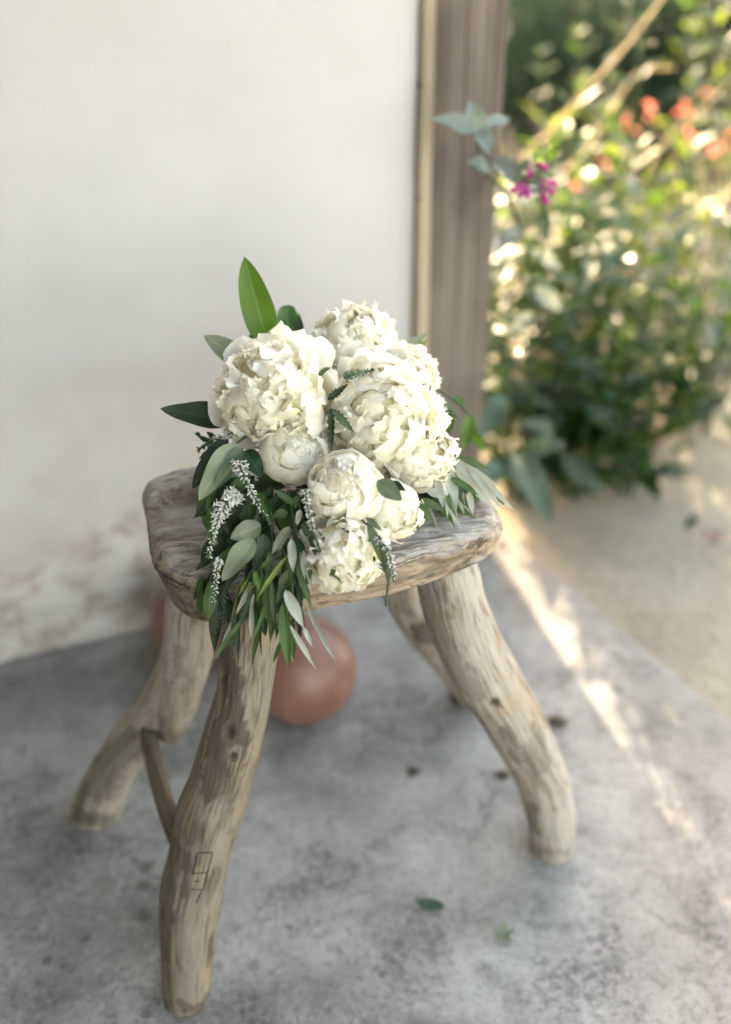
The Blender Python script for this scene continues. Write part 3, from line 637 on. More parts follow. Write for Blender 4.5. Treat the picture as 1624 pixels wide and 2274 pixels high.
LV = [ # base, tip, width, material, depth base/tip, shape, bend
 (596, 762, 543, 569, 72, 'bright', 1.03, 1.0, 'ovate', .75), (636, 752, 640, 677, 44, 'green', 1.06, 1.07, 'broad', .8), (660, 768, 640, 712, 27, 'green', 1.03, 1.03, 'lance', .2),
 (664, 772, 665, 695, 24, 'dark', 1.05, 1.05, 'lance', .2), (588, 768, 552, 744, 26, 'dark', 1.05, 1.05, 'lance', .2), (645, 760, 655, 690, 24, 'bright', 1.065, 1.075, 'broad', .7),
 (576, 824, 452, 745, 54, 'grey', 1.00, 1.0, 'ovate', .35), (530, 930, 355, 907, 58, 'dark', 1.0, .99, 'ovate', -.5), (512, 872, 478, 842, 14, 'grey2', 1.0, 1.0, 'lance', .1),
 (526, 984, 442, 1112, 54, 'grey', .94, .925, 'ovate', .3), (506, 976, 427, 1086, 44, 'dark', .955, .95, 'ovate', .4), (540, 995, 478, 1090, 34, 'grey2', .935, .925, 'ovate', .3),
 (580, 1166, 512, 1196, 46, 'grey', .925, .92, 'ovate', .2), (566, 1198, 493, 1291, 50, 'grey', .92, .915, 'ovate', .15), (586, 1186, 576, 1280, 44, 'grey2', .93, .925, 'ovate', .2),
 (546, 1206, 460, 1258, 18, 'green', .93, .93, 'lance', .4), (545, 1000, 582, 1062, 42, 'dark', .95, .945, 'ovate', .4), (652, 1120, 607, 1086, 18, 'green', .92, .915, 'lance', .2),
 (640, 1138, 603, 1150, 22, 'green', .92, .92, 'lance', .3), (662, 1100, 655, 1130, 16, 'green', .925, .92, 'ovate', .2), (667, 1132, 660, 1168, 15, 'silver', .915, .912, 'lance', .1), (644, 1170, 603, 1232, 24, 'grey', .92, .918, 'lance', .2),
 (648, 1196, 652, 1274, 21, 'silver', .912, .91, 'lance', .1), (655, 1192, 680, 1238, 19, 'dark', .915, .91, 'lance', .2), (672, 1160, 699, 1216, 20, 'olive', .91, .905, 'lance', .2),
 (674, 1222, 692, 1318, 22, 'silver', .908, .905, 'lance', .15), (688, 1205, 762, 1298, 20, 'olive', .90, .895, 'lance', .25), (706, 1178, 790, 1293, 9, 'olive', .895, .89, 'lance', -.5),
 (755, 1172, 868, 1215, 11, 'olive', .89, .90, 'lance', -.5), (660, 1250, 692, 1353, 20, 'olive', .908, .905, 'lance', .2), (643, 1264, 615, 1341, 23, 'olive', .91, .908, 'lance', .2),
 (640, 1232, 567, 1336, 11, 'yellow', .915, .91, 'lance', .35), (608, 1236, 573, 1273, 14, 'green', .92, .92, 'lance', .2), (596, 1266, 593, 1385, 18, 'green', .918, .915, 'lance', .2),
 (602, 1280, 614, 1420, 15, 'olive', .915, .912, 'lance', .2), (634, 1310, 676, 1397, 27, 'silver', .905, .90, 'lance', .25), (655, 1330, 678, 1398, 18, 'olive', .91, .908, 'lance', .2),
 (628, 1338, 641, 1488, 28, 'olive', .905, .905, 'lance', .15), (644, 1375, 653, 1470, 21, 'green', .91, .91, 'lance', .15), (644, 1388, 702, 1487, 13, 'silver', .90, .895, 'lance', -.3),
 (674, 1392, 694, 1438, 11, 'silver', .905, .90, 'lance', .1), (628, 1420, 606, 1474, 11, 'green', .93, .94, 'lance', .2), (582, 1322, 514, 1396, 26, 'grey2', .955, .965, 'lance', .2), (566, 1266, 576, 1314, 16, 'bright', .915, .91, 'lance', .2),
 (545, 1280, 524, 1322, 8, 'yellow', .93, .93, 'lance', .2), (552, 1286, 530, 1324, 8, 'yellow', .925, .925, 'lance', .2), (553, 1290, 558, 1324, 8, 'yellow', .925, .925, 'lance', .2),
 (482, 1316, 476, 1452, 30, 'dark', .94, .95, 'lance', .2), (494, 1300, 508, 1390, 20, 'dark', .945, .95, 'lance', .2), (470, 1270, 466, 1370, 16, 'dark', .945, .95, 'lance', .2), 
 (570, 1300, 560, 1400, 16, 'olive', .94, .945, 'lance', .2), (560, 1310, 530, 1382, 18, 'green', .945, .95, 'lance', .2), (610, 1330, 600, 1430, 16, 'green', .935, .94, 'lance', .2), (665, 1290, 668, 1372, 14, 'dark', .915, .915, 'lance', .2),
 (877, 795, 949, 740, 30, 'grey', 1.06, 1.07, 'lance', .2), (898, 792, 955, 752, 15, 'yellow', 1.06, 1.07, 'lance', .2), (905, 800, 864, 870, 25, 'green', 1.0, .985, 'ovate', .2),
 (728, 889, 774, 853, 16, 'dark', .925, .925, 'lance', .4), (708, 834, 735, 816, 13, 'grey2', .93, .93, 'lance', .8), (735, 905, 738, 998, 16, 'dark', .915, .91, 'lance', .2), (738, 908, 788, 963, 18, 'grey2', .918, .915, 'lance', .4),
 (838, 1068, 892, 1112, 40, 'grey2', .90, .90, 'ovate', .2), (862, 1072, 902, 1090, 22, 'dark', .905, .90, 'lance', .2), (938, 916, 990, 932, 28, 'green', 1.04, 1.04, 'ovate', .3), (994, 905, 993, 962, 38, 'green', 1.09, 1.09, 'broad', .3),
 (1046, 920, 1030, 1002, 30, 'bright', 1.10, 1.09, 'ovate', .3), (1044, 955, 1074, 1000, 22, 'bright', 1.10, 1.09, 'ovate', .3), (1040, 935, 1056, 975, 22, 'bright', 1.10, 1.1, 'ovate', .3), (1010, 880, 1035, 905, 14, 'green', 1.10, 1.1, 'ovate', .3),
 (990, 1010, 1146, 1134, 33, 'silver', 1.03, 1.02, 'lance', -.25), (992, 1008, 1110, 1080, 20, 'silver', 1.04, 1.04, 'lance', -.3), (985, 1020, 1080, 1100, 16, 'olive', 1.035, 1.03, 'lance', -.2), (1003, 1042, 1007, 1160, 27, 'silver', 1.0, .995, 'lance', .1),
 (1017, 1074, 1031, 1143, 18, 'silver', 1.005, 1.0, 'lance', .1), (1041, 1090, 1051, 1144, 15, 'silver', 1.0, 1.0, 'lance', .1), (950, 1090, 990, 1105, 21, 'silver', .97, .97, 'lance', .2), (932, 1110, 992, 1137, 20, 'olive', .96, .96, 'lance', .2),
 (926, 1116, 966, 1168, 22, 'olive', .95, .95, 'lance', .2), (915, 1130, 930, 1180, 16, 'green', .95, .95, 'lance', .2), (975, 1020, 1015, 1050, 26, 'green', 1.02, 1.02, 'ovate', .2), (1010, 1060, 1060, 1110, 18, 'olive', 1.01, 1.01, 'lance', .2), (970, 1060, 985, 1130, 18, 'silver', .985, .98, 'lance', .2),
 (815, 1160, 868, 1284, 24, 'grey2', .895, .90, 'lance', .3), (845, 1240, 884, 1283, 16, 'silver', .90, .90, 'lance', .2), (835, 1250, 872, 1280, 12, 'olive', .905, .90, 'lance', .2), (832, 1235, 828, 1276, 10, 'green', .91, .91, 'lance', .1), (690, 1260, 688, 1290, 10, 'green', .9, .9, 'lance', .1),
 (812, 1150, 850, 1180, 16, 'grey2', .89, .89, 'lance', .3), (445, 966, 432, 962, 10, 'dark', .99, .99, 'lance', .1), (470, 985, 436, 965, 12, 'dark', .99, .99, 'lance', .1), (480, 975, 458, 958, 12, 'dark', .99, .99, 'lance', .1), (475, 1000, 440, 1020, 14, 'dark', .98, .98, 'lance', .1),
]
for (x0, y0, x1, y1, w, m, d0, d1, sh, bd) in LV:
    place_leaf(x0, y0, x1, y1, w, m, d0, d1, sh, bd, serr=.22 if m in ('dark', 'grey2') and w < 20 else 0)
for i in range(46):
    x = rng.uniform(520, 690); y = rng.uniform(1190, 1370); a = 1.57 + (x - 620) / 160 * -.5 + rng.uniform(-.4, .4); l = rng.uniform(90, 150)
    d = rng.uniform(.915, .945)
    place_leaf(x, y, x + l * math.cos(a), y + l * math.sin(a), rng.uniform(10, 17), rng.choice(['olive', 'olive', 'green', 'dark', 'dark', 'dark', 'silver']), d, d + rng.uniform(-.01, .01), 'lance', rng.uniform(-.3, .4), tilt=(rng.uniform(-.8, .8), 0))
for i in range(26):
    x = rng.uniform(448, 560); y = rng.uniform(1040, 1290); a = rng.uniform(1.3, 2.6); l = rng.uniform(60, 110); d = rng.uniform(.935, .96)
    place_leaf(x, y, x + l * math.cos(a), y + l * math.sin(a), rng.uniform(20, 38), rng.choice(['dark', 'dark', 'green']), d, d, 'lance', .3, tilt=(rng.uniform(-.8, .8), rng.uniform(-.5, .5)))
for (x0, y0, x1, y1, w) in ((1000, 1020, 1128, 1108, 26), (1010, 1040, 1100, 1130, 24), (985, 1040, 1058, 1150, 24), (1005, 1010, 1100, 1050, 20), (960, 1080, 1010, 1170, 22), (1040, 1040, 1120, 1135, 18)):
    place_leaf(x0, y0, x1, y1, w, rng.choice(['silver', 'silver', 'olive']), 1.0, 1.0, 'lance', rng.uniform(-.4, .2), tilt=(rng.uniform(-.5, .5), 0))
for i in range(22):
    x = rng.uniform(940, 1010); y = rng.uniform(1000, 1110); a = rng.uniform(.2, 1.6); l = rng.uniform(60, 120); d = rng.uniform(.99, 1.04)
    place_leaf(x, y, x + l * math.cos(a), y + l * math.sin(a), rng.uniform(14, 22), rng.choice(['olive', 'silver', 'silver', 'green']), d, d, 'lance', .2, tilt=(rng.uniform(-.8, .8), 0))
# shaded greenery filling the inside of the bunch
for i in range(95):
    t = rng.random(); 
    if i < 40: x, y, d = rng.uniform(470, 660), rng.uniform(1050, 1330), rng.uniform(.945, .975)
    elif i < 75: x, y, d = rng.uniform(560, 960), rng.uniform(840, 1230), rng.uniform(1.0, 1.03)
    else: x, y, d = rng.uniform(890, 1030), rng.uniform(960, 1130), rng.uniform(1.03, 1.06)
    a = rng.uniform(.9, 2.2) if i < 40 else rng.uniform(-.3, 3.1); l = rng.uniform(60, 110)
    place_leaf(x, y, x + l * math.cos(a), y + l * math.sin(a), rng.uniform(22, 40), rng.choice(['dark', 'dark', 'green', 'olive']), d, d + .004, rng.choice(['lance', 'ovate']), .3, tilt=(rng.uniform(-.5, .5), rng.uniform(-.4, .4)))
place_stem([(640, 1090, .95), (655, 1180, .925), (650, 1290, .915), (640, 1400, .91)], .0014)
place_stem([(660, 1110, .95), (690, 1200, .905), (715, 1250, .90)], .0011)
place_stem([(600, 1130, .95), (606, 1240, .925), (598, 1340, .925)], .0012)
place_stem([(575, 1150, .95), (572, 1200, .926), (560, 1300, .93)], .0012)
place_stem([(560, 960, .98), (525, 985, .942), (505, 1000, .945)], .0013)
place_stem([(900, 880, 1.07), (935, 858, 1.08), (985, 872, 1.095), (1036, 914, 1.10), (1048, 950, 1.10)], .0011)
place_stem([(960, 1040, 1.05), (1000, 1030, 1.03), (1060, 1070, 1.02), (1120, 1120, 1.02)], .0011)
place_stem([(800, 1150, .92), (840, 1200, .895), (862, 1290, .90)], .0011)
for i in range(12):   # cut stems tied behind the blooms
    a = rng.uniform(-25, 25); b = rng.uniform(-20, 20)
    place_stem([(700 + a * 2, 1010 + b, 1.02), (640 + a, 1060 + b * .8, 1.035), (560 + a * .5, 1085 + b * .5, 1.045), (505 + a, 1085 + b * .8, 1.05)], .0026)

# ------------------------------------------------------------------ peonies
def petal_geo(r, Wd, bulge, cup, ruffle, notch, curl, nv=10, nu=14, base=.28):
    V = []; U = []; F = []; s1, s2 = r.random() * 50, r.random() * 50
    for j in range(nv + 1):
        v = j / nv; k = min(1, v / .62); w = Wd * (base + (1 - base) * (k * k * (3 - 2 * k)))
        for i in range(nu + 1):
            u = i / nu * 2 - 1
            zz = v * (1 - .33 * abs(u) ** 2.0 * v * v) + v ** 4 * notch * (nz((u * 2.2, s1, 0), 1.4) + .6 * nz((u * 5, s1, 3), 1.3) - .6 * math.exp(-(u / .12) ** 2) * (nz((s2, 0, 0), 1) + .3))
            x = w * math.sin(u * cup) / cup if cup > .01 else w * u
            y = bulge * math.sin(math.pi * v ** .8) - w * (1 - math.cos(u * cup)) / max(cup, .01) * (.4 + .6 * v) + curl * v ** 3
            e = v * v * (.25 + .75 * abs(u) ** 1.5 + .5 * v ** 4)
            y += ruffle * e * (nz((u * 1.7, v * 1.3, s2), 1.4) * 1.5 + .30 * nz((u * 4.2, v * 2.4, s2 + 9), 1.3))
            x += ruffle * .4 * e * nz((u * 3, v * 3, s1 + 4), 1.4)
            V.append(Vector((x, y, zz))); U.append((i / nu, v))
    for j in range(nv):
        for i in range(nu):
            a = j * (nu + 1) + i; F.append((a, a + 1, a + nu + 2, a + nu + 1))
    return V, F, U
pr = random.Random(11)
def variants(n, mat, *a):
    out = []
    for i in range(n):
        b = [x * pr.uniform(.85, 1.15) for x in a]; V, F, U = petal_geo(pr, *b); out.append((mesh('petal', V, F, M[mat], uv=U), V, F, U))
    return out
PV = {'guard': variants(9, 'petal', .48, .15, .7, .12, .14, .07), 'mid': variants(14, 'petal', .44, .18, .8, .14, .15, .07), 'in': variants(14, 'petal_y', .40, .17, .9, .16, .15, .06),
      'loose': variants(10, 'petal', .34, .12, .7, .17, .18, .08), 'bowl': variants(7, 'petal', .60, .30, 1.0, .05, .07, -.05), 'ball': variants(8, 'petal', .54, .26, 1.0, .08, .09, -.02)}
def petal_frame(c_tip, base, out):
    z = c_tip - base; L = z.length; z.normalize(); y = out - z * out.dot(z); y.normalize(); x = y.cross(z)
    m = Matrix((x, y, z)).transposed().to_4x4(); m.translation = base; return m @ Matrix.Scale(L, 4)
def peony(x, y, D, rpx, ax, kind, seed, n_obj=31):
    r = random.Random(seed); c = P(x, y, D); Rr = rpx * D / FPX
    a = (RIGHT * ax[0] + UP * ax[1] + TOCAM * ax[2]).normalized()
    q = a.to_track_quat('Z', 'Y'); wm = Matrix.Translation(c) @ q.to_matrix().to_4x4() @ Matrix.Rotation(r.random() * 6, 4, 'Z')
    V, F, G = tube([(0, 0, -1.5 * Rr, .05 * Rr), (0, 0, -1.05 * Rr, .06 * Rr), (0, 0, -.9 * Rr, .20 * Rr), (0, 0, -.72 * Rr, .34 * Rr), (0, 0, -.55 * Rr, .22 * Rr), (0, 0, -.45 * Rr, .05 * Rr)], 12, 14)
    fl = obj('peony', mesh('peony', V, F, M['calyx']), bouquet, wm)
    acc = Acc(); ga = 2.39996
    if kind == 'double':
        plan = [('guard', 72 + 42 * i / 8, 1.10) for i in range(9)] + [(('loose' if i % 3 == 1 else 'mid'), 30 + 56 * i / 22, 1.02) for i in range(22)] + [(('loose' if i % 4 == 2 else 'in'), 3 + 58 * (i / 58) ** .8, .99) for i in range(58)]
    else:
        plan = [('bowl', 58 + 50 * i / 9, 1.03) for i in range(9)] + [('ball', 34 + 34 * i / 14, .98) for i in range(14)] + [('mid', 22 + 25 * i / 8, .9) for i in range(8)] + [('in', 2 + 40 * (i / 40) ** .6, .84) for i in range(40)]
    for i, (cl, ph, rad) in enumerate(plan):
        ph = R(ph + r.uniform(-7, 7)); al = i * ga + r.uniform(-.3, .3); rad *= r.uniform(.90, 1.10)
        dirv = Vector((math.cos(al), math.sin(al), 0)); tip = (dirv * math.sin(ph) + Vector((0, 0, math.cos(ph)))) * Rr * rad
        if cl == 'guard': tip *= r.uniform(.92, 1.10)
        if cl == 'loose':      # upright frilled petals breaking out of the ball
            tip *= r.uniform(1.0, 1.12); a2 = al + r.uniform(-.8, .8); p2 = ph + R(r.uniform(-15, 25)); base = (Vector((math.cos(a2), math.sin(a2), 0)) * math.sin(p2) + Vector((0, 0, math.cos(p2)))) * Rr * r.uniform(.35, .5)
        elif cl in ('guard', 'bowl'): base = Vector((0, 0, -.75 * Rr)) + dirv * Rr * .15
        else:      # petal lies over the ball like a scale, its frilled tip lifting off
            p2 = ph + R(r.uniform(32, 62)); a2 = al + r.uniform(-.95, .95); br = r.uniform(.58, .76) if cl != 'in' else r.uniform(.55, .74)
            base = (Vector((math.cos(a2), math.sin(a2), 0)) * math.sin(p2) + Vector((0, 0, math.cos(p2)))) * Rr * br
        m = petal_frame(tip, base, (tip + base).normalized() + dirv * .1 if cl != 'loose' else Vector((r.uniform(-1, 1), r.uniform(-1, 1), r.uniform(-.4, 1)))) @ Matrix.Rotation(r.uniform(-.75, .75), 4, 'Z')
        me, pv, pf, pu = r.choice(PV[cl]); sx = r.uniform(.85, 1.2); m = m @ Matrix.Diagonal((sx, r.uniform(.9, 1.2), 1, 1))
        if i < n_obj: obj('petal', me, fl, wm @ m)
        else: acc.add(pv, pf, pu, m)
    # closed heart of the flower under the frills
    hv, hf, _ = tube([(0, 0, -.7 * Rr, .2 * Rr), (0, 0, -.45 * Rr, .60 * Rr), (0, 0, 0, .80 * Rr), (0, 0, .45 * Rr, .62 * Rr), (0, 0, .80 * Rr, .12 * Rr)], 16, 16, .12, 40, seed)
    acc.add(hv, hf, [(.5, .26)] * len(hv))
    o = obj('inner_petals', mesh('inner_petals', acc.V, acc.F, M['petal_y'], uv=acc.U), fl, wm); o['kind'] = 'stuff'
    return fl
peony(613, 876, .975, 124, (-.22, .02, 1), 'double', 3)
peony(656, 1005, .965, 74, (.38, .30, .75), 'bowl', 5)
peony(788, 780, 1.06, 100, (.0, .55, .8), 'double', 8)
peony(846, 925, .99, 128, (.05, .12, 1), 'double', 13)
peony(925, 1015, 1.0, 86, (.5, -.05, .9), 'double', 17)
peony(768, 1084, .925, 84, (-.15, .28, .9), 'bowl', 21)
peony(875, 1132, .955, 66, (.25, -.25, .9), 'bowl', 26)
peony(762, 1228, .918, 86, (.05, -.35, .9), 'double', 29)
peony(888, 852, 1.05, 84, (.5, .3, .8), 'double', 34)

# ------------------------------------------------------------------ speedwell spikes
def spike(pts, w0, w1, n, green=.3, opened=0.0, seed=1):
    r = random.Random(seed); P3 = [(*P(x, y, D), .0011) for x, y, D in pts]
    V, F, G = tube(P3, 6, 20); st = obj('flower_spike', mesh('flower_spike', V, F, M['stem']), bouquet)
    cs = catmull([list(p) for p in P3], 120); wa, ga_ = Acc(), Acc()
    for i in range(n):
        t = i / n; j = int(t * 119); p = Vector(cs[j][:3]); d = (Vector(cs[min(j + 1, 120)][:3]) - Vector(cs[max(j - 1, 0)][:3])).normalized()
        x = d.orthogonal().normalized(); rot = Quaternion(d, i * 2.39996); x = rot @ x
        if r.random() < .14: continue
        w = (w0 + (w1 - w0) * t) * r.uniform(.7, 1.15) * pts[0][2] / FPX; L = w * r.uniform(.85, 1.15); dirv = (x * .85 + d * r.uniform(.3, .75)).normalized()
        a = Acc(); b = w * .15 if not (t < opened) else w * .11
        m = frame(dirv, x.cross(d), p)
        ring = lambda yy, rr: [(rr * math.cos(k * 1.2566), yy, rr * math.sin(k * 1.2566)) for k in range(5)]
        Vv = [(0, 0, 0)] + ring(L * .35, b * .8) + ring(L * .72, b * 1.15) + [(0, L, 0)]
        Ff = [(0, 1 + (k + 1) % 5, 1 + k) for k in range(5)] + [(1 + k, 1 + (k + 1) % 5, 6 + (k + 1) % 5, 6 + k) for k in range(5)] + [(6 + k, 6 + (k + 1) % 5, 11) for k in range(5)]
        (ga_ if t > 1 - green + r.uniform(-.1, .1) else wa).add(Vv, Ff, None, m)
        if t < opened:
            for k in range(4):   # opened florets: four little petals and stamens
                aa = k * 1.57 + r.random(); pv = [(0, L * .8, 0), (math.cos(aa - .4) * w * .28, L * 1.0, math.sin(aa - .4) * w * .28), (math.cos(aa) * w * .5, L * 1.05, math.sin(aa) * w * .5), (math.cos(aa + .4) * w * .28, L * 1.0, math.sin(aa + .4) * w * .28)]
                wa.add(pv, [(0, 1, 2, 3)], None, m)
        else:
            cv = [(0, 0, 0), (b * 1.0, L * .32, 0), (0, L * .42, b * .5), (-b * 1.0, L * .32, 0)]; ga_.add(cv, [(0, 1, 2, 3)], None, m)
    if wa.V: o = obj('florets', mesh('florets', wa.V, wa.F, M['floret'], smooth=True), st); o['kind'] = 'stuff'
    if ga_.V: o = obj('buds', mesh('buds', ga_.V, ga_.F, M['floret_g'], smooth=True), st); o['kind'] = 'stuff'
spike([(528, 1022, .93), (552, 1080, .918), (575, 1120, .915), (602, 1165, .915)], 19, 6, 85, .22, .12, 1)
spike([(532, 1092, .925), (500, 1120, .918), (478, 1170, .918), (462, 1240, .918)], 24, 10, 100, .05, .55, 2)
spike([(488, 1236, .92), (480, 1280, .918), (475, 1345, .918)], 16, 7, 56, .05, .0, 3)
spike([(678, 1085, .905), (684, 1130, .897), (697, 1180, .893), (716, 1238, .893)], 16, 6, 80, .3, .05, 4)
spike([(764, 840, .925), (785, 832, .93), (815, 824, .955), (842, 818, .98)], 16, 8, 75, 1.2, 0, 5)
spike([(930, 855, 1.04), (965, 880, 1.05), (995, 905, 1.06), (1022, 932, 1.065)], 18, 8, 85, .35, .2, 6)
spike([(840, 1190, .895), (862, 1225, .89), (872, 1262, .89), (876, 1292, .892)], 16, 8, 60, .2, .3, 7)
spike([(868, 1262, .90), (862, 1300, .90), (858, 1345, .90)], 9, 5, 60, 1.2, 0, 8)
spike([(520, 960, .97), (490, 972, .975), (462, 985, .98), (440, 1000, .985)], 20, 10, 55, .5, .2, 9)
spike([(500, 1300, .94), (486, 1380, .945), (478, 1440, .95)], 15, 6, 70, 1.2, 0, 10)

# ------------------------------------------------------------------ garden
gr = random.Random(5)
LM = {}
def leaf_set(mat, shape, Wd, n=6):
    k = (mat, shape, Wd)
    if k not in LM:
        LM[k] = []
        for i in range(n):
            V, F, U = leaf_geo(Wd, shape, gr.uniform(.1, .25), gr.uniform(.2, 1.0), 8, 0, gr.uniform(-.3, .3), .15, gr.random() * 6, 2); LM[k].append((mesh('leaf', V, F, M[mat], uv=U), V, F, U))
    return LM[k]
def add_leaf(parent, mat, shape, Wd, base, dirv, L, nrm=None, name='leaf'):
    me = gr.choice(leaf_set(mat, shape, Wd))[0]
    return obj(name, me, parent, frame(dirv, nrm or (Vector((0, 0, 1)) + Vector((gr.uniform(-.4, .4), gr.uniform(-.4, .4), 0))), base) @ Matrix.Scale(L, 4))
def shrub(X, Y, h, nst, spread, Lf, Wd, mats, pairs, label, shape='lance', fill=0, fillL=.018, cat='shrub', group='leafy shrubs in the garden bed', lean=(0, 0), fillmat='gold'):
    e = empty('leafy_shrub', (X, Y, -.012), label, cat, group)
    acc = Acc(); tips = []
    for s in range(nst):
        az = s * 2.4 + gr.uniform(-.4, .4); sp = spread * gr.uniform(.3, 1.0); hh = h * gr.uniform(.65, 1.08)
        b = Vector((X + gr.uniform(-.03, .03), Y + gr.uniform(-.03, .03), -.02)); o = Vector((math.cos(az) * sp + lean[0], math.sin(az) * sp + lean[1], 0))
        pts = [b, b + o * .3 + Vector((0, 0, hh * .42)), b + o * .7 + Vector((0, 0, hh * .78)), b + o + Vector((0, 0, hh))]
        V, F, G = tube([(*p, .0045 * (1 - .6 * i / 3)) for i, p in enumerate(pts)], 5, 10); obj('stem', mesh('stem', V, F, M['stem']), e)
        cs = catmull([list(p) for p in pts], 60)
        for k in range(pairs):
            t = .16 + .84 * k / (pairs - 1); p = Vector(cs[int(t * 60)]); rot = k * 1.57 + s
            for sd in (0, math.pi):
                a = rot + sd + gr.uniform(-.3, .3); L = Lf * (1.1 - .55 * t) * gr.uniform(.75, 1.2)
                d = Vector((math.cos(a), math.sin(a), gr.uniform(-.2, .7) + .5 * (t > .9)))
                add_leaf(e, gr.choice(mats), shape, Wd, p, d, L)
        tips.append(Vector(cs[60]))
        if fill:
            lv = leaf_set(fillmat, 'ovate', .5)
            for k in range(fill):
                p = Vector(cs[gr.randrange(8, 60)]) + Vector((gr.gauss(0, .05), gr.gauss(0, .05), gr.gauss(0, .04)))
                if p.z < 0: continue
                _, V, F, U = gr.choice(lv)
                acc.add(V, F, U, frame(Vector((gr.uniform(-1, 1), gr.uniform(-1, 1), gr.uniform(-.5, .8))), Vector((gr.uniform(-1, 1), gr.uniform(-1, 1), 1)), p) @ Matrix.Scale(fillL * gr.uniform(.6, 1.3), 4))
    if fill: o = obj('foliage', mesh('foliage', acc.V, acc.F, M[fillmat], uv=acc.U), e); o['kind'] = 'stuff'
    return e, tips
def gp(x, y, z=0.0):
    p = onz(x, y, z); return p.x, p.y
SH = [ # image foot, height, stems, spread, leaf length, leaf width ratio, materials, pairs, label, fill
 (1120, 960, .60, 7, .20, .10, .30, ['garden', 'deep', 'sage'], 10, 'leafy shrub looking out from behind the right side of the post', 12, .03, 'garden'),
 (1150, 1085, .46, 9, .17, .105, .34, ['deep', 'sage'], 9, 'low sage-green shrub growing right against the foot of the post', 10, .03, 'deep'),
 (1275, 1092, .32, 7, .17, .105, .32, ['deep', 'garden'], 6, 'leafy green shrub at the front edge of the garden bed, second from the post', 14, .03, 'deep'),
 (1405, 1072, .32, 6, .16, .10, .32, ['deep', 'garden', 'sage'], 6, 'leafy shrub with sunlit leaf tips near the front right of the bed', 14, .03, 'deep'),
 (1195, 1005, .42, 7, .18, .10, .30, ['deep', 'garden'], 8, 'bushy dark green shrub close behind the post', 25, .03, 'garden'),
 (1335, 985, .44, 7, .20, .10, .30, ['deep', 'garden', 'sage'], 8, 'bushy dark green shrub in the middle of the garden bed', 25, .03, 'garden'),
 (1190, 900, .54, 6, .20, .13, .30, ['sage', 'garden'], 8, 'tall sage-leaved shrub at the left back of the bed', 10, .03, 'gold'),
 (1285, 880, .56, 6, .22, .13, .30, ['sage', 'garden', 'gold'], 8, 'tall shrub with pale backlit leaves in the centre back of the bed', 12, .03, 'gold'),
 (1420, 850, .56, 4, .22, .13, .30, ['sage', 'garden', 'gold'], 7, 'tall shrub with arching stems at the right back of the bed', 12, .03, 'gold'),
 (1565, 850, .46, 3, .18, .11, .32, ['sage', 'palesage'], 7, 'rightmost shrub of the bed, thin and grey-leaved, cut by the picture edge', 0, .03, 'gold'),
]
SH += [(1545, 945, .42, 5, .18, .10, .32, ['sage', 'garden', 'deep'], 7, 'loose low shrub standing alone at the right border of the bed', 8, .03, 'garden'),
 (1590, 690, .66, 3, .22, .10, .34, ['garden', 'gold', 'sage'], 8, 'leafy green stems at the right picture edge, behind the thin grey shrub', 16, .03, 'gold'),
 (1500, 640, .66, 3, .22, .10, .34, ['garden', 'gold'], 8, 'yellow-green leafy stems in front of the dark shrubs, right of the middle', 16, .03, 'gold'),
 (1230, 760, .74, 3, .20, .075, .34, ['sage'], 9, 'thin tall sage stems rising above the bed close to the post', 0, .02, 'gold'),
 (1360, 740, .80, 3, .24, .075, .34, ['sage', 'garden'], 9, 'thin tall sage stems rising above the middle of the bed', 0, .02, 'gold'),
 (1500, 730, .80, 4, .26, .08, .34, ['sage'], 9, 'thin tall grey sage stems arching above the right of the bed', 0, .02, 'gold')]
shr = []
for (x, y, h, ns, sp, Lf, Wd, mats, prs, lab, fill, fl_, fm) in SH:
    gr.seed(x * 7 + y); X, Y = gp(x, y); shr.append(shrub(X, Y, h, ns, sp, Lf, Wd, mats, prs, lab, fill=fill, fillL=fl_, fillmat=fm))
# coral blooms on thin stems
X, Y = gp(1520, 900)
e = empty('flowering_perennial', (X, Y, -.012), 'perennial with small coral-pink flowers on thin stems at the right of the bed', 'plant')
for (x, y, D) in ((1570, 205, 2.2), (1400, 268, 2.25), (1352, 340, 2.2), (1612, 300, 2.15), (1596, 330, 2.15), (1545, 305, 2.2), (1285, 400, 2.1), (1520, 240, 2.3), (1450, 240, 2.3)):
    c = P(x, y, D); V, F, G = tube([(X, Y, -.02, .003), (*((Vector((X, Y, 0)) * .4 + c * .6) + Vector((.03, 0, .04))), .002), (*c, .0015)], 5, 12); st = obj('stem', mesh('stem', V, F, M['stem_dry']), e)
    for k in range(4):
        b = c + Vector((gr.uniform(-.012, .012), gr.uniform(-.012, .012), gr.uniform(-.02, .012))); d = Vector((gr.uniform(-1, 1), gr.uniform(-1, 1), gr.uniform(-.6, .6))).normalized()
        V, F, G = tube([(*b, .002), (*(b + d * .008), .003), (*(b + d * .014), .0055)], 7, 6, cap=False); obj('blossom', mesh('blossom', V, F, M['coral']), st)
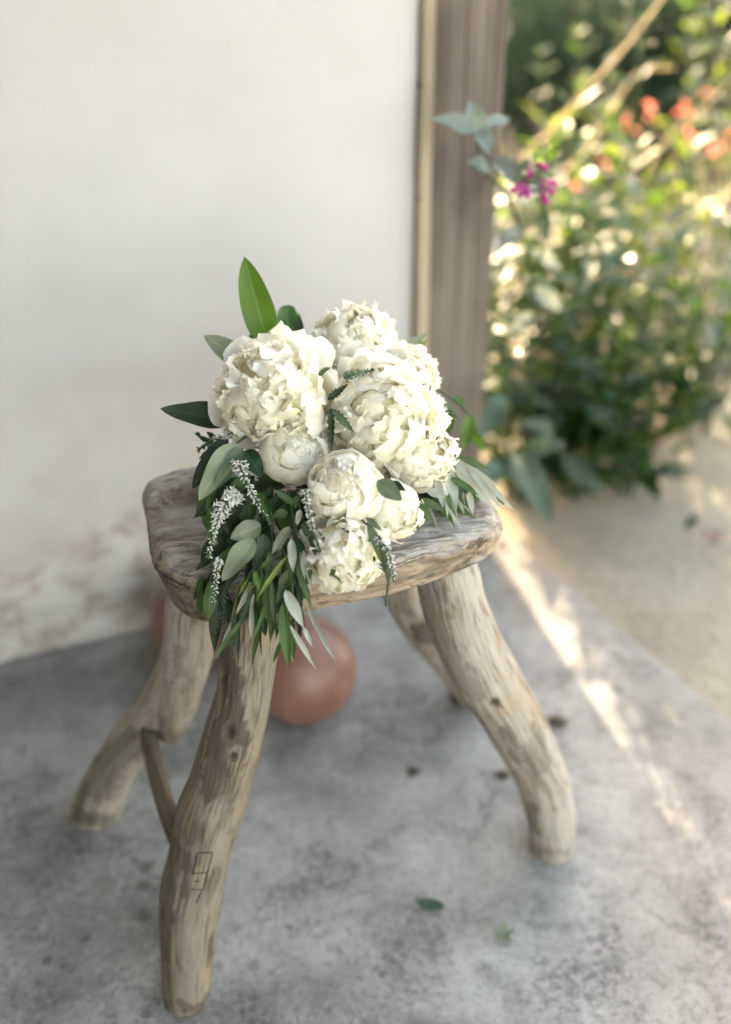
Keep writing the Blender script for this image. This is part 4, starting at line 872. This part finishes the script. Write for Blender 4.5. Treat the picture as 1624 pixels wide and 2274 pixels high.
# straw-coloured arching flower stalks
X, Y = gp(1150, 960)
e = empty('dry_grass', (X, Y, -.012), 'clump of tall straw-coloured stalks leaning to the right above the bed', 'grass')
for (pts) in ([(1150, 420, 2.0), (1230, 285, 1.95), (1330, 170, 1.9), (1400, 90, 1.88), (1490, -30, 1.85)], [(1170, 480, 2.1), (1290, 350, 2.1), (1360, 240, 2.1), (1420, 160, 2.1), (1500, 150, 2.1)],
              [(1380, 480, 2.1), (1430, 400, 2.1), (1480, 310, 2.1), (1560, 240, 2.1), (1640, 160, 2.1)], [(1440, 560, 2.0), (1500, 500, 2.0), (1570, 460, 2.0), (1660, 390, 2.0)], [(1220, 640, 2.1), (1290, 560, 2.1), (1350, 470, 2.1), (1400, 330, 2.1)]):
    f = P(*pts[0]); pp = [(X + gr.uniform(-.03, .03), Y, -.02)] + [tuple(P(*q_)) for q_ in pts]
    V, F, G = tube([(*p, .004 if i == 0 else .0042 - .0004 * i) for i, p in enumerate(pp)], 6, 24); obj('stalk', mesh('stalk', V, F, M['stem_dry']), e)
# magenta flowered sage leaning out in front of the post
b0 = onz(1165, 1100); e = empty('magenta_sage', (b0.x, b0.y, -.012), 'grey-leaved sage stem with magenta flowers leaning in front of the post', 'plant')
def st(pts, r=.0022):
    V, F, G = tube([(*p, r) for p in pts], 6, 24); return obj('stem', mesh('stem', V, F, M['stem']), e)
st([(b0.x, b0.y, -.02), P(1190, 800, 1.62), P(1180, 600, 1.52), P(1130, 440, 1.35), P(1075, 380, 1.30), P(1062, 300, 1.28)])
st([P(1180, 620, 1.52), P(1215, 520, 1.35), P(1205, 440, 1.30), P(1185, 345, 1.28)], .0016)
def pl(x0, y0, x1, y1, w, D0, D1, mat='palesage', bend=.3):
    place_leaf(x0, y0, x1, y1, w * 1.25, mat, D0, D1, 'lance', bend, parent=e)
for a in ((1058, 288, 956, 262, 34, 1.28, 1.25), (1064, 296, 1043, 222, 40, 1.28, 1.27), (1066, 285, 1134, 262, 26, 1.28, 1.30), (1064, 290, 1090, 345, 34, 1.28, 1.26), (1085, 372, 1040, 360, 26, 1.30, 1.28), (1100, 352, 1165, 418, 46, 1.30, 1.28), (1090, 380, 1035, 362, 22, 1.30, 1.28),
          (1150, 450, 1240, 400, 30, 1.35, 1.5), (1165, 500, 1100, 560, 30, 1.5, 1.48), (1180, 560, 1250, 600, 30, 1.52, 1.55), (1184, 640, 1250, 690, 34, 1.55, 1.55), (1186, 700, 1130, 740, 30, 1.57, 1.57)): pl(*a)
for k in range(26):
    t = gr.random(); c = P(1180 + gr.uniform(-16, 18), 350 + 85 * t, 1.28 + gr.uniform(-.01, .01)); d = (RIGHT * gr.uniform(-1, 1) - UP * gr.uniform(-.2, 1) + TOCAM * gr.uniform(-.4, .6)).normalized()
    V, F, G = tube([(*c, .0012), (*(c + d * .006), .0026), (*(c + d * .011), .0010)], 5, 6); obj('calyx', mesh('calyx', V, F, M['floret_g']), e)
for (x, y, dx, dy) in ((1165, 395, -10, 40), (1158, 405, -18, 20), (1195, 400, 40, 8), (1195, 405, 36, 22), (1195, 412, 20, 40), (1200, 408, 10, 34), (1190, 360, 24, 12), (1170, 400, 2, 36), (1175, 365, 4, 26)):
    c = P(x, y, 1.28); t_ = P(x + dx, y + dy, 1.265); d = t_ - c
    V, F, G = tube([(*c, .0012), (*(c + d * .55), .0028), (*(c + d * .85), .0040), (*t_, .0030)], 7, 8); obj('blossom', mesh('blossom', V, F, M['magenta']), e)
# broad grey-green leaves drooping at the foot of the post
X, Y = gp(1130, 1075)
e = empty('broad_leaved_plant', (X, Y, -.012), 'plant with broad drooping blue-green leaves at the foot of the post', 'plant')
for (x0, y0, x1, y1, w, D0, D1) in ((1120, 880, 1062, 985, 54, 1.62, 1.58), (1140, 1010, 1225, 1165, 72, 1.66, 1.58), (1110, 1030, 1060, 1090, 50, 1.64, 1.6), (1160, 1000, 1260, 985, 44, 1.68, 1.66), (1250, 1010, 1340, 1100, 50, 1.75, 1.72), (1230, 960, 1150, 940, 40, 1.75, 1.72), (1300, 900, 1380, 960, 46, 1.8, 1.8), (1160, 640, 1290, 720, 50, 1.8, 1.8), (1400, 560, 1330, 610, 50, 1.85, 1.85), (1290, 440, 1420, 520, 52, 1.9, 1.9)):
    place_leaf(x0, y0, x1, y1, w, 'sage', D0, D1, 'lance', .6, parent=e)
    V, F, G = tube([(X, Y, -.02, .004), (*((Vector((X, Y, 0)) + P(x0, y0, D0)) / 2 + Vector((0, 0, .06))), .0035), (*P(x0, y0, D0), .0022)], 5, 12); obj('stem', mesh('stem', V, F, M['stem']), e)
# dark hedge shrubs behind
def hedge_shrub(X, Y, rx, h, label, n=2600):
    e = empty('dark_shrub', (X, Y, -.012), label, 'shrub', 'dark evergreen shrubs behind the bed'); acc = Acc(); lv = leaf_set('hedge', 'lance', .22)
    for k in range(n):
        a = gr.random() * 6.283; u = gr.random(); el = math.asin(u); rad = gr.uniform(.62, 1.05) * (1 + .22 * nz((math.cos(a) * 2, math.sin(a) * 2, u * 3), 1.3, X))
        p = Vector((X + math.cos(a) * math.cos(el) * rx * rad, Y + math.sin(a) * math.cos(el) * rx * rad, math.sin(el) * h * rad + .01))
        _, V, F, U = gr.choice(lv); d = (p - Vector((X, Y, 0))).normalized() + Vector((gr.uniform(-.5, .5), gr.uniform(-.5, .5), gr.uniform(0, .9)))
        acc.add(V, F, U, frame(d, Vector((gr.uniform(-1, 1), gr.uniform(-1, 1), gr.uniform(-1, 1))), p) @ Matrix.Scale(gr.uniform(.05, .10), 4))
    o = obj('crown', mesh('crown', acc.V, acc.F, M['hedge'], uv=acc.U), e); o['kind'] = 'stuff'
    for k in range(6):
        a = k * 1.05; V, F, G = tube([(X, Y, -.03, .016), (X + math.cos(a) * rx * .3, Y + math.sin(a) * rx * .3, h * .4, .010), (X + math.cos(a) * rx * .6, Y + math.sin(a) * rx * .6, h * .65, .005)], 6, 8); obj('trunk', mesh('trunk', V, F, M['debris']), e)
for (X, Y, rx, h, lab) in ((.62, 3.7, .48, .56, 'dark evergreen shrub behind the bed, beside the post'), (1.15, 3.75, .46, .50, 'dark evergreen shrub in the middle behind the bed'), (1.62, 3.7, .46, .44, 'dark evergreen shrub at the right behind the bed'), (.95, 4.25, .5, .50, 'dark evergreen shrub farthest back, left of two'), (1.75, 4.3, .5, .36, 'dark evergreen shrub farthest back, right of two')):
    hedge_shrub(X, Y, rx, h, lab)

# ------------------------------------------------------------------ small things lying about
def lying(name, x, y, ang, L, Wd, mat, label, cat, shape='ovate', lift=.003):
    c = onz(x, y); d = Vector((math.cos(ang), math.sin(ang), .06)); V, F, U = leaf_geo(Wd, shape, .12, -.35, 10, 0, .2, .2, x)
    o = obj(name, mesh(name, V, F, M[mat], uv=U), None, frame(d, Vector((.1, -.1, 1)), Vector((c.x, c.y, lift + .002)) - d * L / 2) @ Matrix.Scale(L, 4)); return tag(o, label, cat)
lying('fallen_leaf', 955, 2014, 2.9, .034, .42, 'sage', 'single fallen blue-green leaf on the concrete between the front legs', 'leaf')
c = onz(1120, 2080); e = empty('fallen_sprig', (c.x, c.y, 0), 'tiny dropped sprig of pale leaves on the concrete, lower right', 'sprig')
for (a, L) in ((.4, .014), (1.6, .016), (2.6, .015), (4.1, .013), (5.2, .015)):
    V, F, U = leaf_geo(.4, 'ovate', .2, -.5, 8); obj('leaf', mesh('leaf', V, F, M['grey']), e, frame(Vector((math.cos(a), math.sin(a), .35)), Vector((0, 0, 1)), Vector((c.x, c.y, .002))) @ Matrix.Scale(L, 4))
lying('fallen_petal', 1590, 1186, .3, .03, .8, 'pinkpetal', 'pink petal lying on the dirt at the right picture edge', 'petal', 'broad', -.004)
lying('fallen_petal', 1458, 985, 1.3, .03, .8, 'pinkpetal', 'pink petal lying beside the sunlit foot of the bed', 'petal', 'broad', -.004)
for (x, y, r, lab) in ((920, 1714, .006, 'small dark crumb of bark on the concrete under the seat'), (1014, 1551, .008, 'dark crumb of bark beside the hidden rear foot of the stool'), (1238, 1604, .010, 'flat dark bark flake to the right of the front right leg'), (1118, 1722, .007, 'brown woodchip left of the front right leg')):
    c = onz(x, y); V = []; F = []; n = 9
    for j, (rr, z) in enumerate(((.8, -.0008), (1, .25), (.75, .55), (.3, .7))):
        for k in range(n): a = 2 * math.pi * k / n; V.append((c.x + r * rr * math.cos(a) * 1.4 * (1 + .3 * nz((math.cos(a), math.sin(a), x), 1.5)), c.y + r * rr * math.sin(a) * (1 + .3 * nz((math.cos(a), math.sin(a), y), 1.5)), max(-.0008, z * r * (1 + .3 * nz((k, j, x), .9)))))
    F = [(j * n + k, j * n + (k + 1) % n, (j + 1) * n + (k + 1) % n, (j + 1) * n + k) for j in range(3) for k in range(n)] + [tuple(range(3 * n, 4 * n))]
    tag(obj('bark_crumb', mesh('bark_crumb', V, F, M['debris'])), lab, 'bark', 'bark crumbs on the concrete')
